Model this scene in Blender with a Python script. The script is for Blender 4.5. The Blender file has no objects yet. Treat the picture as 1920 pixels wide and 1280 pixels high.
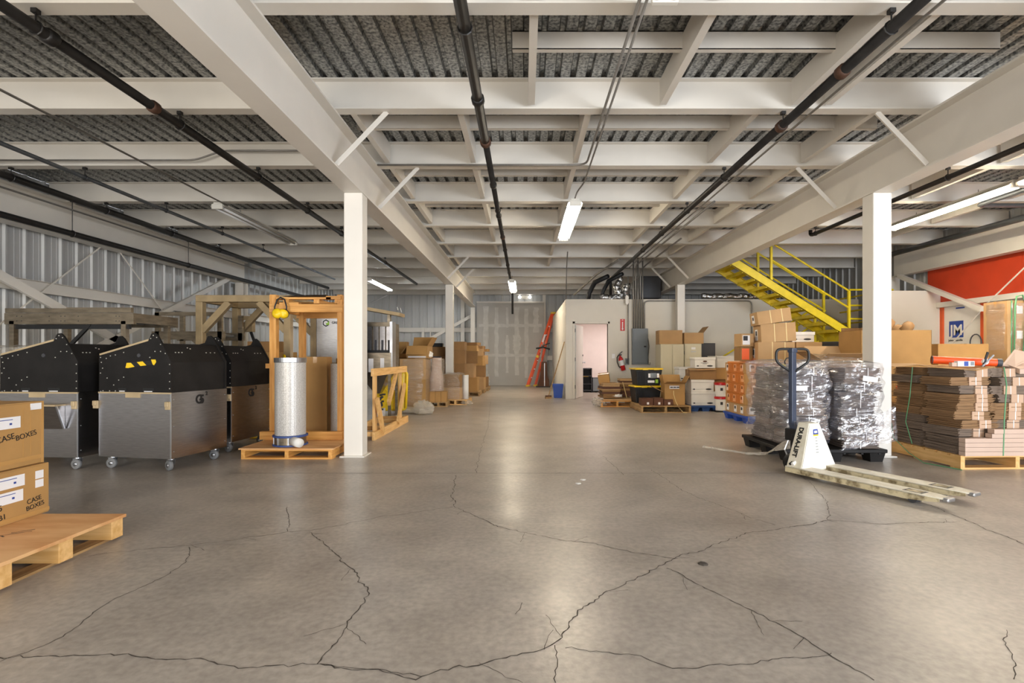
import bpy, math, random
from mathutils import Vector, Matrix, noise as mnoise
random.seed(11)
SC = bpy.context.scene
COL = SC.collection
R = math.radians

# ---------------------------------------------------------------- camera
# level camera 1.15 m above the slab, looking straight down the bay (+Y)
FPX, CU, CV, CH = 975.0, 983.0, 668.0, 1.15
cam_data = bpy.data.cameras.new('camera')
cam_data.sensor_width = 36.0
cam_data.lens = FPX / 1920 * 36.0
cam_data.shift_x = -(CU - 960) / 1920
cam_data.shift_y = (CV - 640) / 1920
cam_data.clip_start = 0.05
cam = bpy.data.objects.new('camera', cam_data)
cam.location = (0, 0, CH)
cam.rotation_euler = (R(90), 0, 0)
COL.objects.link(cam)
SC.camera = cam

# ---------------------------------------------------------------- world, daylight, exposure
world = bpy.data.worlds.new('world'); SC.world = world
world.use_nodes = True
bg = world.node_tree.nodes['Background']
bg.inputs[0].default_value = (0.92, 0.96, 1.0, 1)
bg.inputs[1].default_value = 0.85
vs = SC.view_settings
vs.view_transform = 'Standard'; vs.look = 'None'
vs.exposure = 1.62; vs.gamma = 1.0; vs.use_curve_mapping = False

def area(name, loc, rot, sx, sy, power, col):
    l = bpy.data.lights.new(name, 'AREA'); l.shape = 'RECTANGLE'
    l.size = sx; l.size_y = sy; l.energy = power; l.color = col
    o = bpy.data.objects.new(name, l); o.location = loc; o.rotation_euler = rot
    COL.objects.link(o); return o
# open dock doors in the wall behind the photographer
area('dock_door_daylight', (6.2, -3.2, 1.65), (R(90), 0, R(28)), 3.6, 3.0, 265, (0.86, 0.92, 1.0))
area('dock_door_daylight', (-3.6, -3.6, 1.7), (R(90), 0, 0), 4.0, 3.0, 130, (1.0, 0.93, 0.82))

# ---------------------------------------------------------------- helpers
def P(u, v, D):          # photo pixel at distance D -> world point
    return Vector(((u - CU) * D / FPX, D, CH - (v - CV) * D / FPX))
def FL(u, v, z=0.0):     # photo pixel -> point on the plane at height z
    D = FPX * (CH - z) / (v - CV)
    return Vector(((u - CU) * D / FPX, D, z))
def S(r, g, b):
    f = lambda c: (c / 12.92 if c <= .04045 else ((c + .055) / 1.055) ** 2.4)
    return (f(r / 255), f(g / 255), f(b / 255))

class MB:
    def __init__(s): s.v = []; s.f = []
    def add(s, vs, fs):
        n = len(s.v); s.v += [tuple(v) for v in vs]; s.f += [tuple(i + n for i in f) for f in fs]; return s
    def box(s, c, d, rot=None):
        hx, hy, hz = d[0] / 2, d[1] / 2, d[2] / 2
        pts = [Vector((x, y, z)) for z in (-hz, hz) for y in (-hy, hy) for x in (-hx, hx)]
        if rot is not None:
            m = rot if isinstance(rot, Matrix) else Matrix.Rotation(rot, 3, 'Z')
            pts = [m @ p for p in pts]
        c = Vector(c)
        return s.add([p + c for p in pts], [(0, 2, 3, 1), (4, 5, 7, 6), (0, 1, 5, 4), (2, 6, 7, 3), (0, 4, 6, 2), (1, 3, 7, 5)])
    def b2(s, a, b):
        return s.box([(a[i] + b[i]) / 2 for i in range(3)], [abs(b[i] - a[i]) for i in range(3)])
    def bar(s, p0, p1, w, h, up=(0, 0, 1)):
        p0, p1 = Vector(p0), Vector(p1); d = (p1 - p0); L = d.length; d.normalize()
        up = Vector(up)
        x = up.cross(d)
        if x.length < 1e-4: x = Vector((1, 0, 0)).cross(d)
        x.normalize(); y = d.cross(x)
        m = Matrix((x, y, d)).transposed()
        return s.box((p0 + p1) / 2, (w, h, L), m)
    def tube(s, pts, r, n=8, cap=True, closed=False):
        pts = [Vector(p) for p in pts]; m = len(pts)
        rings = []; prev = None
        for i, p in enumerate(pts):
            if closed: d = pts[(i + 1) % m] - pts[i - 1]
            else: d = pts[min(i + 1, m - 1)] - pts[max(i - 1, 0)]
            d.normalize()
            if prev is None:
                a = Vector((0, 0, 1)) if abs(d.z) < .9 else Vector((1, 0, 0))
                x = a.cross(d).normalized()
            else:
                x = (prev - d * prev.dot(d))
                if x.length < 1e-5: x = Vector((1, 0, 0)).cross(d)
                x.normalize()
            prev = x; y = d.cross(x)
            rr = r[i] if isinstance(r, (list, tuple)) else r
            rings.append([p + (x * math.cos(2 * math.pi * k / n) + y * math.sin(2 * math.pi * k / n)) * rr for k in range(n)])
        vs = [q for g in rings for q in g]; fs = []
        for i in range(m if closed else m - 1):
            j = (i + 1) % m
            for k in range(n):
                k2 = (k + 1) % n
                fs.append((i * n + k, i * n + k2, j * n + k2, j * n + k))
        if cap and not closed:
            fs.append(tuple(range(n))[::-1]); fs.append(tuple((m - 1) * n + k for k in range(n)))
        return s.add(vs, fs)
    def lathe(s, prof, n=24, c=(0, 0, 0), M=None):
        c = Vector(c); vs = []; fs = []; m = len(prof)
        for (r, z) in prof:
            for k in range(n):
                a = 2 * math.pi * k / n
                p = Vector((r * math.cos(a), r * math.sin(a), z))
                if M is not None: p = M @ p
                vs.append(p + c)
        for i in range(m - 1):
            for k in range(n):
                k2 = (k + 1) % n
                fs.append((i * n + k, i * n + k2, (i + 1) * n + k2, (i + 1) * n + k))
        fs.append(tuple(range(n))[::-1]); fs.append(tuple((m - 1) * n + k for k in range(n)))
        return s.add(vs, fs)
    def prism(s, poly, a, b, axis='y'):
        # poly: 2D outline; extruded from a to b along axis (the outline uses the other two axes in order)
        def mk(p, t):
            return (p[0], t, p[1]) if axis == 'y' else ((t, p[0], p[1]) if axis == 'x' else (p[0], p[1], t))
        n = len(poly)
        vs = [mk(p, a) for p in poly] + [mk(p, b) for p in poly]
        fs = [tuple(range(n)), tuple(range(2 * n - 1, n - 1, -1))]
        fs += [(i, n + i, n + (i + 1) % n, (i + 1) % n) for i in range(n)]
        return s.add(vs, fs)
    def mesh(s, name, mat, smooth=False):
        me = bpy.data.meshes.new(name); me.from_pydata(s.v, [], s.f); me.update()
        import bmesh
        bm = bmesh.new(); bm.from_mesh(me); bmesh.ops.recalc_face_normals(bm, faces=bm.faces); bm.to_mesh(me); bm.free()
        if mat: me.materials.append(mat)
        if smooth: me.polygons.foreach_set('use_smooth', [True] * len(me.polygons))
        return me
    def build(s, name, mat, parent=None, loc=None, rz=None, smooth=False, bevel=0):
        return put(name, s.mesh(name, mat, smooth), parent, loc, rz, bevel)

def put(name, me, parent=None, loc=None, rz=None, bevel=0):
    o = bpy.data.objects.new(name, me); COL.objects.link(o)
    if parent is not None: o.parent = parent
    if loc is not None: o.location = loc
    if rz is not None:
        o.rotation_euler = (0, 0, rz) if not isinstance(rz, (tuple, list)) else rz
    if bevel:
        b = o.modifiers.new('bevel', 'BEVEL'); b.width = bevel; b.segments = 2; b.limit_method = 'ANGLE'
    return o
def tag(o, label, cat, group=None, kind=None):
    o['label'] = label; o['category'] = cat
    if group: o['group'] = group
    if kind: o['kind'] = kind
    return o
def thing(name, label, cat, loc=(0, 0, 0), rz=0, group=None, kind=None):
    o = bpy.data.objects.new(name, None); COL.objects.link(o)
    o.location = loc
    o.rotation_euler = (0, 0, rz) if not isinstance(rz, (tuple, list)) else rz
    o.empty_display_size = .1
    return tag(o, label, cat, group, kind)
def struct(o, label=None, cat=None):
    o['kind'] = 'structure'
    if label: o['label'] = label
    if cat: o['category'] = cat
    return o
def holder(name, label=None, loc=(0, 0, 0)):
    o = bpy.data.objects.new(name, None); COL.objects.link(o); o.location = loc
    o.empty_display_size = .1
    o['kind'] = 'structure'
    if label: o['label'] = label
    return o
def text(name, body, parent, org, xd, yd, size, mat, ext=.0008, align='LEFT', bold=0):
    c = bpy.data.curves.new(name, 'FONT'); c.body = body; c.size = size; c.extrude = ext; c.align_x = align
    c.offset = bold
    c.materials.append(mat)
    tmp = bpy.data.objects.new(name, c)
    me = bpy.data.meshes.new_from_object(tmp); bpy.data.objects.remove(tmp)
    if not me.materials: me.materials.append(mat)
    o = bpy.data.objects.new(name, me); COL.objects.link(o); o.parent = parent
    x = Vector(xd).normalized(); y = Vector(yd); y = (y - x * x.dot(y)).normalized(); z = x.cross(y)
    m = Matrix((x, y, z)).transposed().to_4x4(); m.translation = Vector(org)
    o.matrix_local = m
    return o
def arc_path(pts, rad=.08, n=4):     # rounds the corners of a polyline
    pts = [Vector(p) for p in pts]; out = [pts[0]]
    for i in range(1, len(pts) - 1):
        a, b, c = pts[i - 1], pts[i], pts[i + 1]
        r1 = min(rad, (a - b).length * .45); r2 = min(rad, (c - b).length * .45)
        p = b + (a - b).normalized() * r1; q = b + (c - b).normalized() * r2
        for k in range(n + 1):
            t = k / n; out.append(p * (1 - t) ** 2 + b * 2 * t * (1 - t) + q * t * t)
    out.append(pts[-1]); return out
ORD = ['first', 'second', 'third', 'fourth', 'fifth', 'sixth', 'seventh', 'eighth', 'ninth', 'tenth', 'eleventh', 'twelfth', 'thirteenth', 'fourteenth', 'fifteenth', 'sixteenth', 'seventeenth', 'eighteenth', 'nineteenth', 'twentieth']

# ---------------------------------------------------------------- materials
MATS = {}
def mk(name, col, rough=.6, metal=0, var=.12, scale=4, stretch=(1, 1, 1), bump=0, bscale=40, col2=None, spec=.5, detail=4, sharp=(.35, .65)):
    m = bpy.data.materials.new(name); m.use_nodes = True
    nt = m.node_tree; N = nt.nodes; L = nt.links
    b = N['Principled BSDF']
    b.inputs['Roughness'].default_value = rough; b.inputs['Metallic'].default_value = metal
    b.inputs['Specular IOR Level'].default_value = spec
    tc = N.new('ShaderNodeTexCoord'); mp = N.new('ShaderNodeMapping'); mp.inputs['Scale'].default_value = stretch
    L.new(tc.outputs['Object'], mp.inputs['Vector'])
    nz = N.new('ShaderNodeTexNoise'); nz.inputs['Scale'].default_value = scale; nz.inputs['Detail'].default_value = detail
    L.new(mp.outputs[0], nz.inputs['Vector'])
    rp = N.new('ShaderNodeValToRGB')
    rp.color_ramp.elements[0].position = sharp[0]; rp.color_ramp.elements[1].position = sharp[1]
    c2 = col2 if col2 else tuple(min(1, c * (1 + var)) for c in col)
    c1 = col if col2 else tuple(c * (1 - var) for c in col)
    rp.color_ramp.elements[0].color = (*c1, 1); rp.color_ramp.elements[1].color = (*c2, 1)
    L.new(nz.outputs['Fac'], rp.inputs[0]); L.new(rp.outputs[0], b.inputs['Base Color'])
    if bump:
        n2 = N.new('ShaderNodeTexNoise'); n2.inputs['Scale'].default_value = bscale; n2.inputs['Detail'].default_value = 3
        L.new(mp.outputs[0], n2.inputs['Vector'])
        bp = N.new('ShaderNodeBump'); bp.inputs['Strength'].default_value = bump; bp.inputs['Distance'].default_value = .02
        L.new(n2.outputs['Fac'], bp.inputs['Height']); L.new(bp.outputs[0], b.inputs['Normal'])
    MATS[name] = m
    return m
def emit(name, col, strength):
    m = bpy.data.materials.new(name); m.use_nodes = True; N = m.node_tree.nodes; L = m.node_tree.links
    N.remove(N['Principled BSDF']); e = N.new('ShaderNodeEmission')
    e.inputs[0].default_value = (*col, 1); e.inputs[1].default_value = strength
    L.new(e.outputs[0], N['Material Output'].inputs[0]); return m
def film(name, tint, gloss=.35, haze=.08, scale=7, dense=.5, tcol=(1, 1, 1)):
    m = bpy.data.materials.new(name); m.use_nodes = True; nt = m.node_tree; N = nt.nodes; L = nt.links
    N.remove(N['Principled BSDF'])
    tr = N.new('ShaderNodeBsdfTransparent'); tr.inputs[0].default_value = (*tcol, 1)
    gl = N.new('ShaderNodeBsdfGlossy'); gl.inputs['Color'].default_value = (1, 1, 1, 1); gl.inputs['Roughness'].default_value = .16
    df = N.new('ShaderNodeBsdfDiffuse'); df.inputs['Color'].default_value = (*tint, 1)
    tc = N.new('ShaderNodeTexCoord'); mp = N.new('ShaderNodeMapping'); mp.inputs['Rotation'].default_value = (.25, .3, .3); mp.inputs['Scale'].default_value = (.75, .75, 3.0)
    nz = N.new('ShaderNodeTexNoise'); nz.inputs['Scale'].default_value = scale; nz.inputs['Detail'].default_value = 5; nz.inputs['Distortion'].default_value = 1.2
    L.new(tc.outputs['Object'], mp.inputs[0]); L.new(mp.outputs[0], nz.inputs['Vector'])
    bp = N.new('ShaderNodeBump'); bp.inputs['Strength'].default_value = 1; bp.inputs['Distance'].default_value = .06
    L.new(nz.outputs['Fac'], bp.inputs['Height']); L.new(bp.outputs[0], gl.inputs['Normal'])
    m1 = N.new('ShaderNodeMixShader'); m1.inputs[0].default_value = haze
    L.new(tr.outputs[0], m1.inputs[1]); L.new(df.outputs[0], m1.inputs[2])
    rp = N.new('ShaderNodeMapRange'); rp.inputs['From Min'].default_value = .35; rp.inputs['From Max'].default_value = .7
    rp.inputs['To Min'].default_value = gloss * .35; rp.inputs['To Max'].default_value = min(.9, gloss * 1.6)
    L.new(nz.outputs['Fac'], rp.inputs[0])
    m2 = N.new('ShaderNodeMixShader'); L.new(rp.outputs[0], m2.inputs[0])
    L.new(m1.outputs[0], m2.inputs[1]); L.new(gl.outputs[0], m2.inputs[2])
    L.new(m2.outputs[0], N['Material Output'].inputs[0]); return m

def concrete():
    m = bpy.data.materials.new('concrete'); m.use_nodes = True; nt = m.node_tree; N = nt.nodes; L = nt.links
    b = N['Principled BSDF']; tc = N.new('ShaderNodeTexCoord')
    def nz(sc, det=5, st=(1, 1, 1), dist=0):
        mp = N.new('ShaderNodeMapping'); mp.inputs['Scale'].default_value = st
        n = N.new('ShaderNodeTexNoise'); n.inputs['Scale'].default_value = sc; n.inputs['Detail'].default_value = det; n.inputs['Distortion'].default_value = dist
        L.new(tc.outputs['Object'], mp.inputs[0]); L.new(mp.outputs[0], n.inputs['Vector']); return n.outputs['Fac']
    def ramp(f, p0, c0, p1, c1):
        r = N.new('ShaderNodeValToRGB'); e = r.color_ramp.elements
        e[0].position = p0; e[0].color = (*c0, 1); e[1].position = p1; e[1].color = (*c1, 1); L.new(f, r.inputs[0]); return r.outputs[0]
    def mix(a, c, fac, mode='MULTIPLY'):
        x = N.new('ShaderNodeMix'); x.data_type = 'RGBA'; x.blend_type = mode; x.inputs[0].default_value = fac
        L.new(a, x.inputs[6]); L.new(c, x.inputs[7]); return x.outputs[2]
    base = ramp(nz(.7, 6, dist=.6), .3, S(162, 153, 144), .72, S(182, 173, 163))
    mid = ramp(nz(3.2, 10), .30, (.80, .79, .78), .70, (1.08, 1.07, 1.05))
    fine = ramp(nz(30, 9), .32, (.80, .79, .78), .68, (1.15, 1.15, 1.14))
    blot = ramp(nz(.9, 8, dist=.3), .40, (1, 1, 1), .75, (.84, .81, .78))
    scr = ramp(nz(2.2, 7, (1, 2, 1), .3), .5, (1, 1, 1), .7, (1.1, 1.1, 1.08))
    c = mix(mix(mix(mix(base, mid, .8), fine, .8), blot, .8), scr, .6)
    L.new(c, b.inputs['Base Color'])
    rr = N.new('ShaderNodeMapRange'); rr.inputs['From Min'].default_value = .3; rr.inputs['From Max'].default_value = .7
    rr.inputs['To Min'].default_value = .28; rr.inputs['To Max'].default_value = .36; L.new(nz(2.2, 6), rr.inputs[0]); L.new(rr.outputs[0], b.inputs['Roughness'])
    b.inputs['Specular IOR Level'].default_value = .42
    bp = N.new('ShaderNodeBump'); bp.inputs['Strength'].default_value = .25; bp.inputs['Distance'].default_value = .004
    L.new(nz(30, 6), bp.inputs['Height']); L.new(bp.outputs[0], b.inputs['Normal'])
    return m

m_conc = concrete()
m_crack = mk('crack_dark', S(72, 64, 56), .9)
m_joint = mk('joint_filler', S(88, 82, 76), .8)
m_white = mk('white_steel_paint', S(220, 214, 204), .45, var=.03, scale=2)
m_deck = mk('galvanised_deck', S(84, 86, 88), .42, .7, scale=34, col2=S(180, 180, 176), detail=5, bump=.05, bscale=60)
m_corr = mk('corrugated_wall_sheet', S(182, 182, 180), .42, .12, var=.08, scale=2, stretch=(1, 1, .2))
m_dry = mk('drywall_grey', S(186, 182, 176), .85, var=.04, scale=2)
m_mud = mk('joint_compound', S(206, 203, 197), .85, var=.06, scale=6)
m_officewall = mk('office_wall_paint', S(214, 207, 194), .7, var=.02, scale=2)
m_roomwall = mk('office_inner_wall', S(238, 226, 222), .7, var=.02)
m_red = mk('red_wall_sheet', S(196, 62, 26), .6, var=.06, scale=3)
m_orangetrim = mk('orange_trim', S(205, 84, 34), .6, var=.1)
m_blackpipe = mk('black_pipe', S(38, 36, 35), .45, .3, var=.25, scale=8)
m_rust = mk('rusty_coupling', S(84, 58, 44), .7, .3, var=.3, scale=20)
m_conduit = mk('galvanised_conduit', S(132, 128, 122), .4, .35, var=.1, scale=10)
m_greypipe = mk('grey_pipe', S(96, 100, 104), .4, .5, var=.12, scale=6)
m_blackduct = mk('black_duct', S(26, 27, 30), .5, .1, var=.3, scale=6)
m_foil = mk('foil_duct', S(190, 190, 190), .22, 1, var=.15, scale=12, bump=1, bscale=22)
m_tube = emit('fluorescent_tube', (1.0, .88, .68), 36)
m_tubecool = emit('fluorescent_tube_cool', (.86, .94, 1.0), 30)
m_tubeoff = mk('unlit_tube', S(214, 214, 214), .3, var=.02)
m_fixture = mk('fixture_enamel', S(222, 218, 208), .4, var=.02)
m_emerg = emit('emergency_lamp', (1, .97, .9), 5)
m_yellow = mk('yellow_stair_paint', S(222, 198, 20), .45, var=.10, scale=6)
m_yellowpl = mk('yellow_plastic', S(236, 196, 28), .4, var=.05)
m_stain = mk('brushed_stainless', S(166, 163, 162), .26, 1, var=.10, scale=5, stretch=(2, 2, 22), bump=.04, bscale=50)
m_dstain = mk('stainless_worn', S(142, 130, 112), .38, .9, var=.2, scale=6, stretch=(1, 1, 4))
m_tan = mk('tan_steel_tube', S(170, 148, 112), .5, .35, var=.12, scale=5)
m_edge = mk('panel_edge', S(190, 168, 132), .45, .3, var=.1)
m_blackpl = mk('black_hdpe', S(27, 25, 24), .55, spec=.25, var=.25, scale=5, bump=.05, bscale=60)
m_black = mk('black_plain', S(20, 20, 21), .5, var=.1)
m_dgrey = mk('dark_grey', S(62, 62, 66), .5, var=.1)
m_rivet = mk('rivet_zinc', S(225, 220, 210), .35, .6, var=.05)
m_zinc = mk('zinc_caster', S(186, 188, 192), .3, .9, var=.1)
m_rubber = mk('grey_rubber', S(122, 122, 122), .7, var=.1)
m_pine = {}
for ax, st in (('x', (1.2, 14, 14)), ('y', (14, 1.2, 14)), ('z', (14, 14, 1.2))):
    m_pine[ax] = mk('pine_' + ax, S(206, 158, 92), .6, scale=2.2, stretch=st, col2=S(228, 184, 122), bump=.06, bscale=6)
m_orpine = {}
for ax, st in (('x', (1.2, 14, 14)), ('y', (14, 1.2, 14)), ('z', (14, 14, 1.2))):
    m_orpine[ax] = mk('amber_pine_' + ax, S(198, 136, 60), .55, scale=2.2, stretch=st, col2=S(222, 164, 88), bump=.06, bscale=6)
m_oldwood = {}
for ax, st in (('x', (1.2, 12, 12)), ('y', (12, 1.2, 12))):
    m_oldwood[ax] = mk('weathered_wood_' + ax, S(142, 108, 66), .75, scale=2.2, stretch=st, col2=S(180, 146, 98), bump=.1, bscale=6)
m_ply = mk('plywood', S(204, 146, 92), .55, scale=1.6, stretch=(1.5, 6, 1), col2=S(224, 176, 122), bump=.03)
m_card = mk('cardboard', S(172, 131, 76), .8, var=.07, scale=3, bump=.03, bscale=30)
m_card2 = mk('cardboard_pale', S(178, 142, 98), .8, var=.07, scale=3, bump=.03, bscale=30)
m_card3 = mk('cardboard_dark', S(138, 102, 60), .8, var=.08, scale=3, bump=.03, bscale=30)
m_cardlit = mk('cardboard_lit', S(196, 170, 152), .8, var=.05, scale=3)  # cardboard as it looks lit, the pinkish light put into the colour
m_brownbox = mk('dark_brown_card', S(88, 52, 32), .7, var=.1)
m_sheet = mk('corrugated_sheet_edges', S(118, 88, 58), .85, scale=9, stretch=(.6, .6, 30), col2=S(160, 124, 86), bump=.2, bscale=30)
m_sheet3 = mk('corrugated_sheet_dark', S(70, 62, 58), .8, scale=9, stretch=(.6, .6, 30), col2=S(118, 104, 94), bump=.2, bscale=30)
m_sheet2 = mk('corrugated_sheet_grey', S(96, 82, 72), .85, scale=9, stretch=(.6, .6, 30), col2=S(142, 122, 104), bump=.2, bscale=30)
m_band = mk('kraft_band', S(188, 156, 130), .8, var=.06)
m_strapw = mk('white_strap', S(225, 222, 218), .4, var=.03)
m_strapg = mk('green_strap', S(92, 150, 104), .35, var=.1)
m_strapy = mk('cream_strap', S(222, 198, 140), .5, var=.05)
m_tape = mk('packing_tape', S(186, 142, 84), .25, var=.05)
m_label = mk('paper_label', S(232, 230, 230), .6, var=.02)
m_inkd = mk('print_dark', S(52, 50, 52), .7, var=.1)
m_ink = mk('black_ink', S(22, 20, 20), .7, var=.05)
m_inkblue = mk('blue_print', S(36, 66, 150), .6, var=.05)
m_inkred = mk('red_print', S(196, 34, 34), .5, var=.05)
m_wbox = mk('white_carton', S(228, 224, 216), .7, var=.03)
m_beige = mk('beige_enamel', S(205, 196, 168), .45, var=.02)
m_cabgrey = mk('grey_enamel', S(112, 118, 122), .45, var=.03)
m_blackcab = mk('black_enamel', S(40, 36, 36), .45, var=.05)
m_bluepl = mk('blue_plastic', S(40, 78, 168), .45, var=.08)
m_bluedk = mk('blue_plastic_dull', S(32, 66, 118), .5, var=.12)
m_orange = mk('orange_fibreglass', S(232, 84, 30), .4, var=.05)
m_orstick = mk('orange_sticker', S(240, 96, 30), .5, var=.04)
m_redpl = mk('red_plastic', S(190, 26, 30), .35, var=.05)
m_jackw = mk('jack_cream_paint', S(206, 198, 176), .45, scale=12, col2=S(222, 216, 200), bump=.05)
m_jackdirt = mk('jack_worn_paint', S(120, 104, 74), .6, scale=14, col2=S(206, 192, 156), sharp=(.36, .56))
m_jackblue = mk('jack_pole_paint', S(58, 66, 84), .35, var=.1)
m_mesh = mk('perforated_filter', S(176, 171, 164), .40, .2, scale=110, col2=S(206, 202, 196), detail=1)
m_bluering = mk('blue_ring', S(52, 74, 130), .5, var=.06)
m_green = mk('green_print', S(150, 196, 60), .5, var=.05)
m_bubble = film('bubble_wrap', S(230, 220, 200), .3, .35, 40)
m_film = film('stretch_film', S(195, 203, 230), .22, .06, 3.0)
m_filmwarm = film('stretch_film_clear', S(220, 205, 175), .22, .10, 8)
m_filmor = film('orange_stretch_film', S(255, 140, 50), .10, .30, 7, tcol=(1, .80, .55))
m_filmstrip = film('twisted_film', S(214, 204, 190), .22, .5, 14)
# ================================================================ SETTING
XL, XR, Y0, Y1 = -7.55, 9.12, -4.0, 20.95
ZG0, ZG1, ZD = 3.03, 3.58, 3.885
floor = struct(MB().b2((XL - .1, Y0, -.15), (XR + .1, Y1 + .1, 0)).build('floor', m_conc), 'grey worn concrete slab with long cracks', 'floor')

def ribbon(pts, w0, w1, z, jit, seed):
    rnd = random.Random(seed); P2 = []
    for a, b in zip(pts[:-1], pts[1:]):
        n = max(2, int((b - a).length / .022))
        for k in range(n):
            P2.append(a.lerp(b, k / n))
    P2.append(pts[-1]); vs = []; fs = []
    for i, p in enumerate(P2):
        d = (P2[min(i + 1, len(P2) - 1)] - P2[max(i - 1, 0)]); d.z = 0
        if d.length < 1e-6: d = Vector((1, 0, 0))
        d.normalize(); s = Vector((-d.y, d.x, 0))
        off = s * (mnoise.noise(Vector((i * .13, seed, 0))) * jit * 2.4 + mnoise.noise(Vector((i * .55, seed + 9, 0))) * jit * 1.3 + rnd.uniform(-jit, jit) * .4)
        w = rnd.uniform(w0, w1)
        q = p + off
        vs += [(q.x - s.x * w / 2, q.y - s.y * w / 2, z), (q.x + s.x * w / 2, q.y + s.y * w / 2, z)]
        if i: fs.append((2 * i - 2, 2 * i - 1, 2 * i + 1, 2 * i))
    m = MB(); m.add(vs, fs); return m
CR = [[(920, 752), (915, 800), (905, 830), (897, 860), (893, 887)],
      [(855, 890), (848, 930), (853, 950), (880, 962), (935, 987), (990, 1000), (1050, 1012), (1110, 1018), (1160, 1030), (1215, 1040), (1270, 1047)],
      [(165, 1043), (260, 1030), (350, 1022), (440, 1012), (540, 997), (590, 993), (700, 972), (848, 950)],
      [(538, 950), (541, 970), (540, 996)],
      [(580, 997), (625, 1033), (660, 1070), (692, 1100), (680, 1130), (655, 1170), (620, 1210), (598, 1245)],
      [(0, 1232), (150, 1228), (300, 1230), (450, 1250), (600, 1245), (780, 1272), (850, 1250), (950, 1235), (1030, 1215), (1050, 1200), (1065, 1165), (1130, 1115), (1220, 1070), (1270, 1045), (1330, 1025), (1400, 1000), (1470, 990), (1560, 975), (1660, 982), (1800, 978)],
      [(1220, 880), (1290, 925), (1370, 955), (1450, 985)],
      [(1480, 878), (1520, 905), (1550, 940), (1555, 975), (1570, 978)],
      [(1690, 915), (1720, 938), (1800, 970), (1920, 1020)],
      [(1250, 1065), (1330, 1105), (1420, 1150), (1500, 1190), (1560, 1230), (1640, 1275)],
      [(1130, 855), (1150, 872), (1170, 890)],
      [(1040, 1280), (1045, 1210)],
      [(1885, 1180), (1880, 1195), (1895, 1230), (1905, 1275)],
      [(0, 1240), (100, 1205), (200, 1130), (300, 1085), (350, 1055), (356, 1025)],
      [(1060, 1215), (1130, 1220), (1260, 1250), (1400, 1245), (1560, 1225)],
      [(980, 1130), (960, 1150)], [(600, 1245), (700, 1255), (790, 1268)]]
for i, c in enumerate(CR):
    big = i in (4, 5, 1, 8, 9)
    ribbon([FL(*p) for p in c], .002, .007 if big else .0045, .0012, .011, i + 3).build('crack', m_crack, floor)
# fine side branches along the larger cracks
for i in (1, 2, 4, 5, 6, 9):
    pts = [FL(*p) for p in CR[i]]; rb = random.Random(i)
    for a_, b_ in zip(pts[:-1], pts[1:]):
        if rb.random() < .55:
            p = a_.lerp(b_, rb.random()); d = (b_ - a_).normalized(); ang = rb.choice((-1, 1)) * rb.uniform(.5, 1.1)
            q = Vector((d.x * math.cos(ang) - d.y * math.sin(ang), d.x * math.sin(ang) + d.y * math.cos(ang), 0)) * rb.uniform(.06, .22)
            ribbon([p, p + q], .001, .003, .0011, .008, rb.randrange(999)).build('hairline_crack', m_crack, floor)
for (a, b) in ((FL(430, 887), FL(1560, 887)),):
    ribbon([a, b], .006, .009, .001, .002, 91).build('control_joint', m_joint, floor)
for (u, v) in ((1318, 1057), (1084, 906), (1093, 899)):
    p = FL(u, v); MB().lathe([(.03, .0), (.022, .006), (.004, .008)], 7, p).build('debris_chip', m_crack if u > 1300 else m_mud, floor)

# --- ceiling: corrugated deck on purlins
ceiling = holder('ceiling', 'galvanised corrugated floor deck carried by white steel purlins')
pit = .152
prof = [(0, 0), (.09, 0), (.103, .038), (.139, .038), (.152, 0)]
dm = MB(); vs = []; n = 6
line = []
for k in range(n):
    line += [(k * pit + x, z) for x, z in prof[:-1]]
line.append((n * pit, 0)); line.append((n * pit + .012, .0))
for (x, z) in line: vs += [(x, Y0, z), (x, Y1, z)]
dm.add(vs, [(2 * i, 2 * i + 1, 2 * i + 3, 2 * i + 2) for i in range(len(line) - 1)])
deck_me = dm.mesh('deck_panel', m_deck)
x = XL
while x < XR:
    put('deck_panel', deck_me, ceiling, (x, 0, ZD + random.uniform(0, .003))); x += n * pit
struct(MB().b2((XL, Y0, ZD + .06), (XR, Y1, ZD + .16)).build('slab_above', m_conc, ceiling))

def ibeam(L, h, w, tf, tw, axis='x'):
    m = MB()
    sec = [((-w / 2, 0), (w / 2, tf)), ((-tw / 2, tf), (tw / 2, h - tf)), ((-w / 2, h - tf), (w / 2, h))]
    for (a, b) in sec:
        if axis == 'x': m.b2((0, a[0], a[1]), (L, b[0], b[1]))
        elif axis == 'y': m.b2((a[0], 0, a[1]), (b[0], L, b[1]))
        else: m.b2((a[0], a[1], 0), (b[0], b[1], L))
    return m
PD = [3.64 + 1.524 * i for i in range(-5, 12)]
pur_me = ibeam(XR - XL - .1, ZD - ZG1, .13, .012, .008).mesh('purlin', m_white)
for D in PD: put('purlin', pur_me, ceiling, (XL + .05, D, ZG1))
# shallow channels half way between the purlins in the middle bay
def chan(x0, x1):
    L = x1 - x0; m = MB(); m.b2((0, 0, 0), (L, .006, .15)); m.b2((0, 0, 0), (L, .055, .006)); m.b2((0, 0, .144), (L, .055, .15)); return m
ch_full = chan(-1.9, 4.0).mesh('deck_channel', m_white)
put('deck_channel', chan(-.1, 4.0).mesh('deck_channel', m_white), ceiling, (-.1, 4.37, 3.733))
for k in range(1, 7): put('deck_channel', ch_full, ceiling, (-1.9, 4.37 + 1.524 * k, 3.733))
br_me = MB().b2((-.032, 0, 0), (.032, 1.39, .24)).mesh('blocking_joist', m_white)
for k in range(-2, 7):
    y = 3.64 + 1.524 * k + .067
    xs = (.07, 1.36, 2.65, 2.98) if k <= 0 else (-1.74, -.65, .65, 2.36, 3.55)
    for x in xs: put('blocking_joist', br_me, ceiling, (x, y, 3.615))
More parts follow.
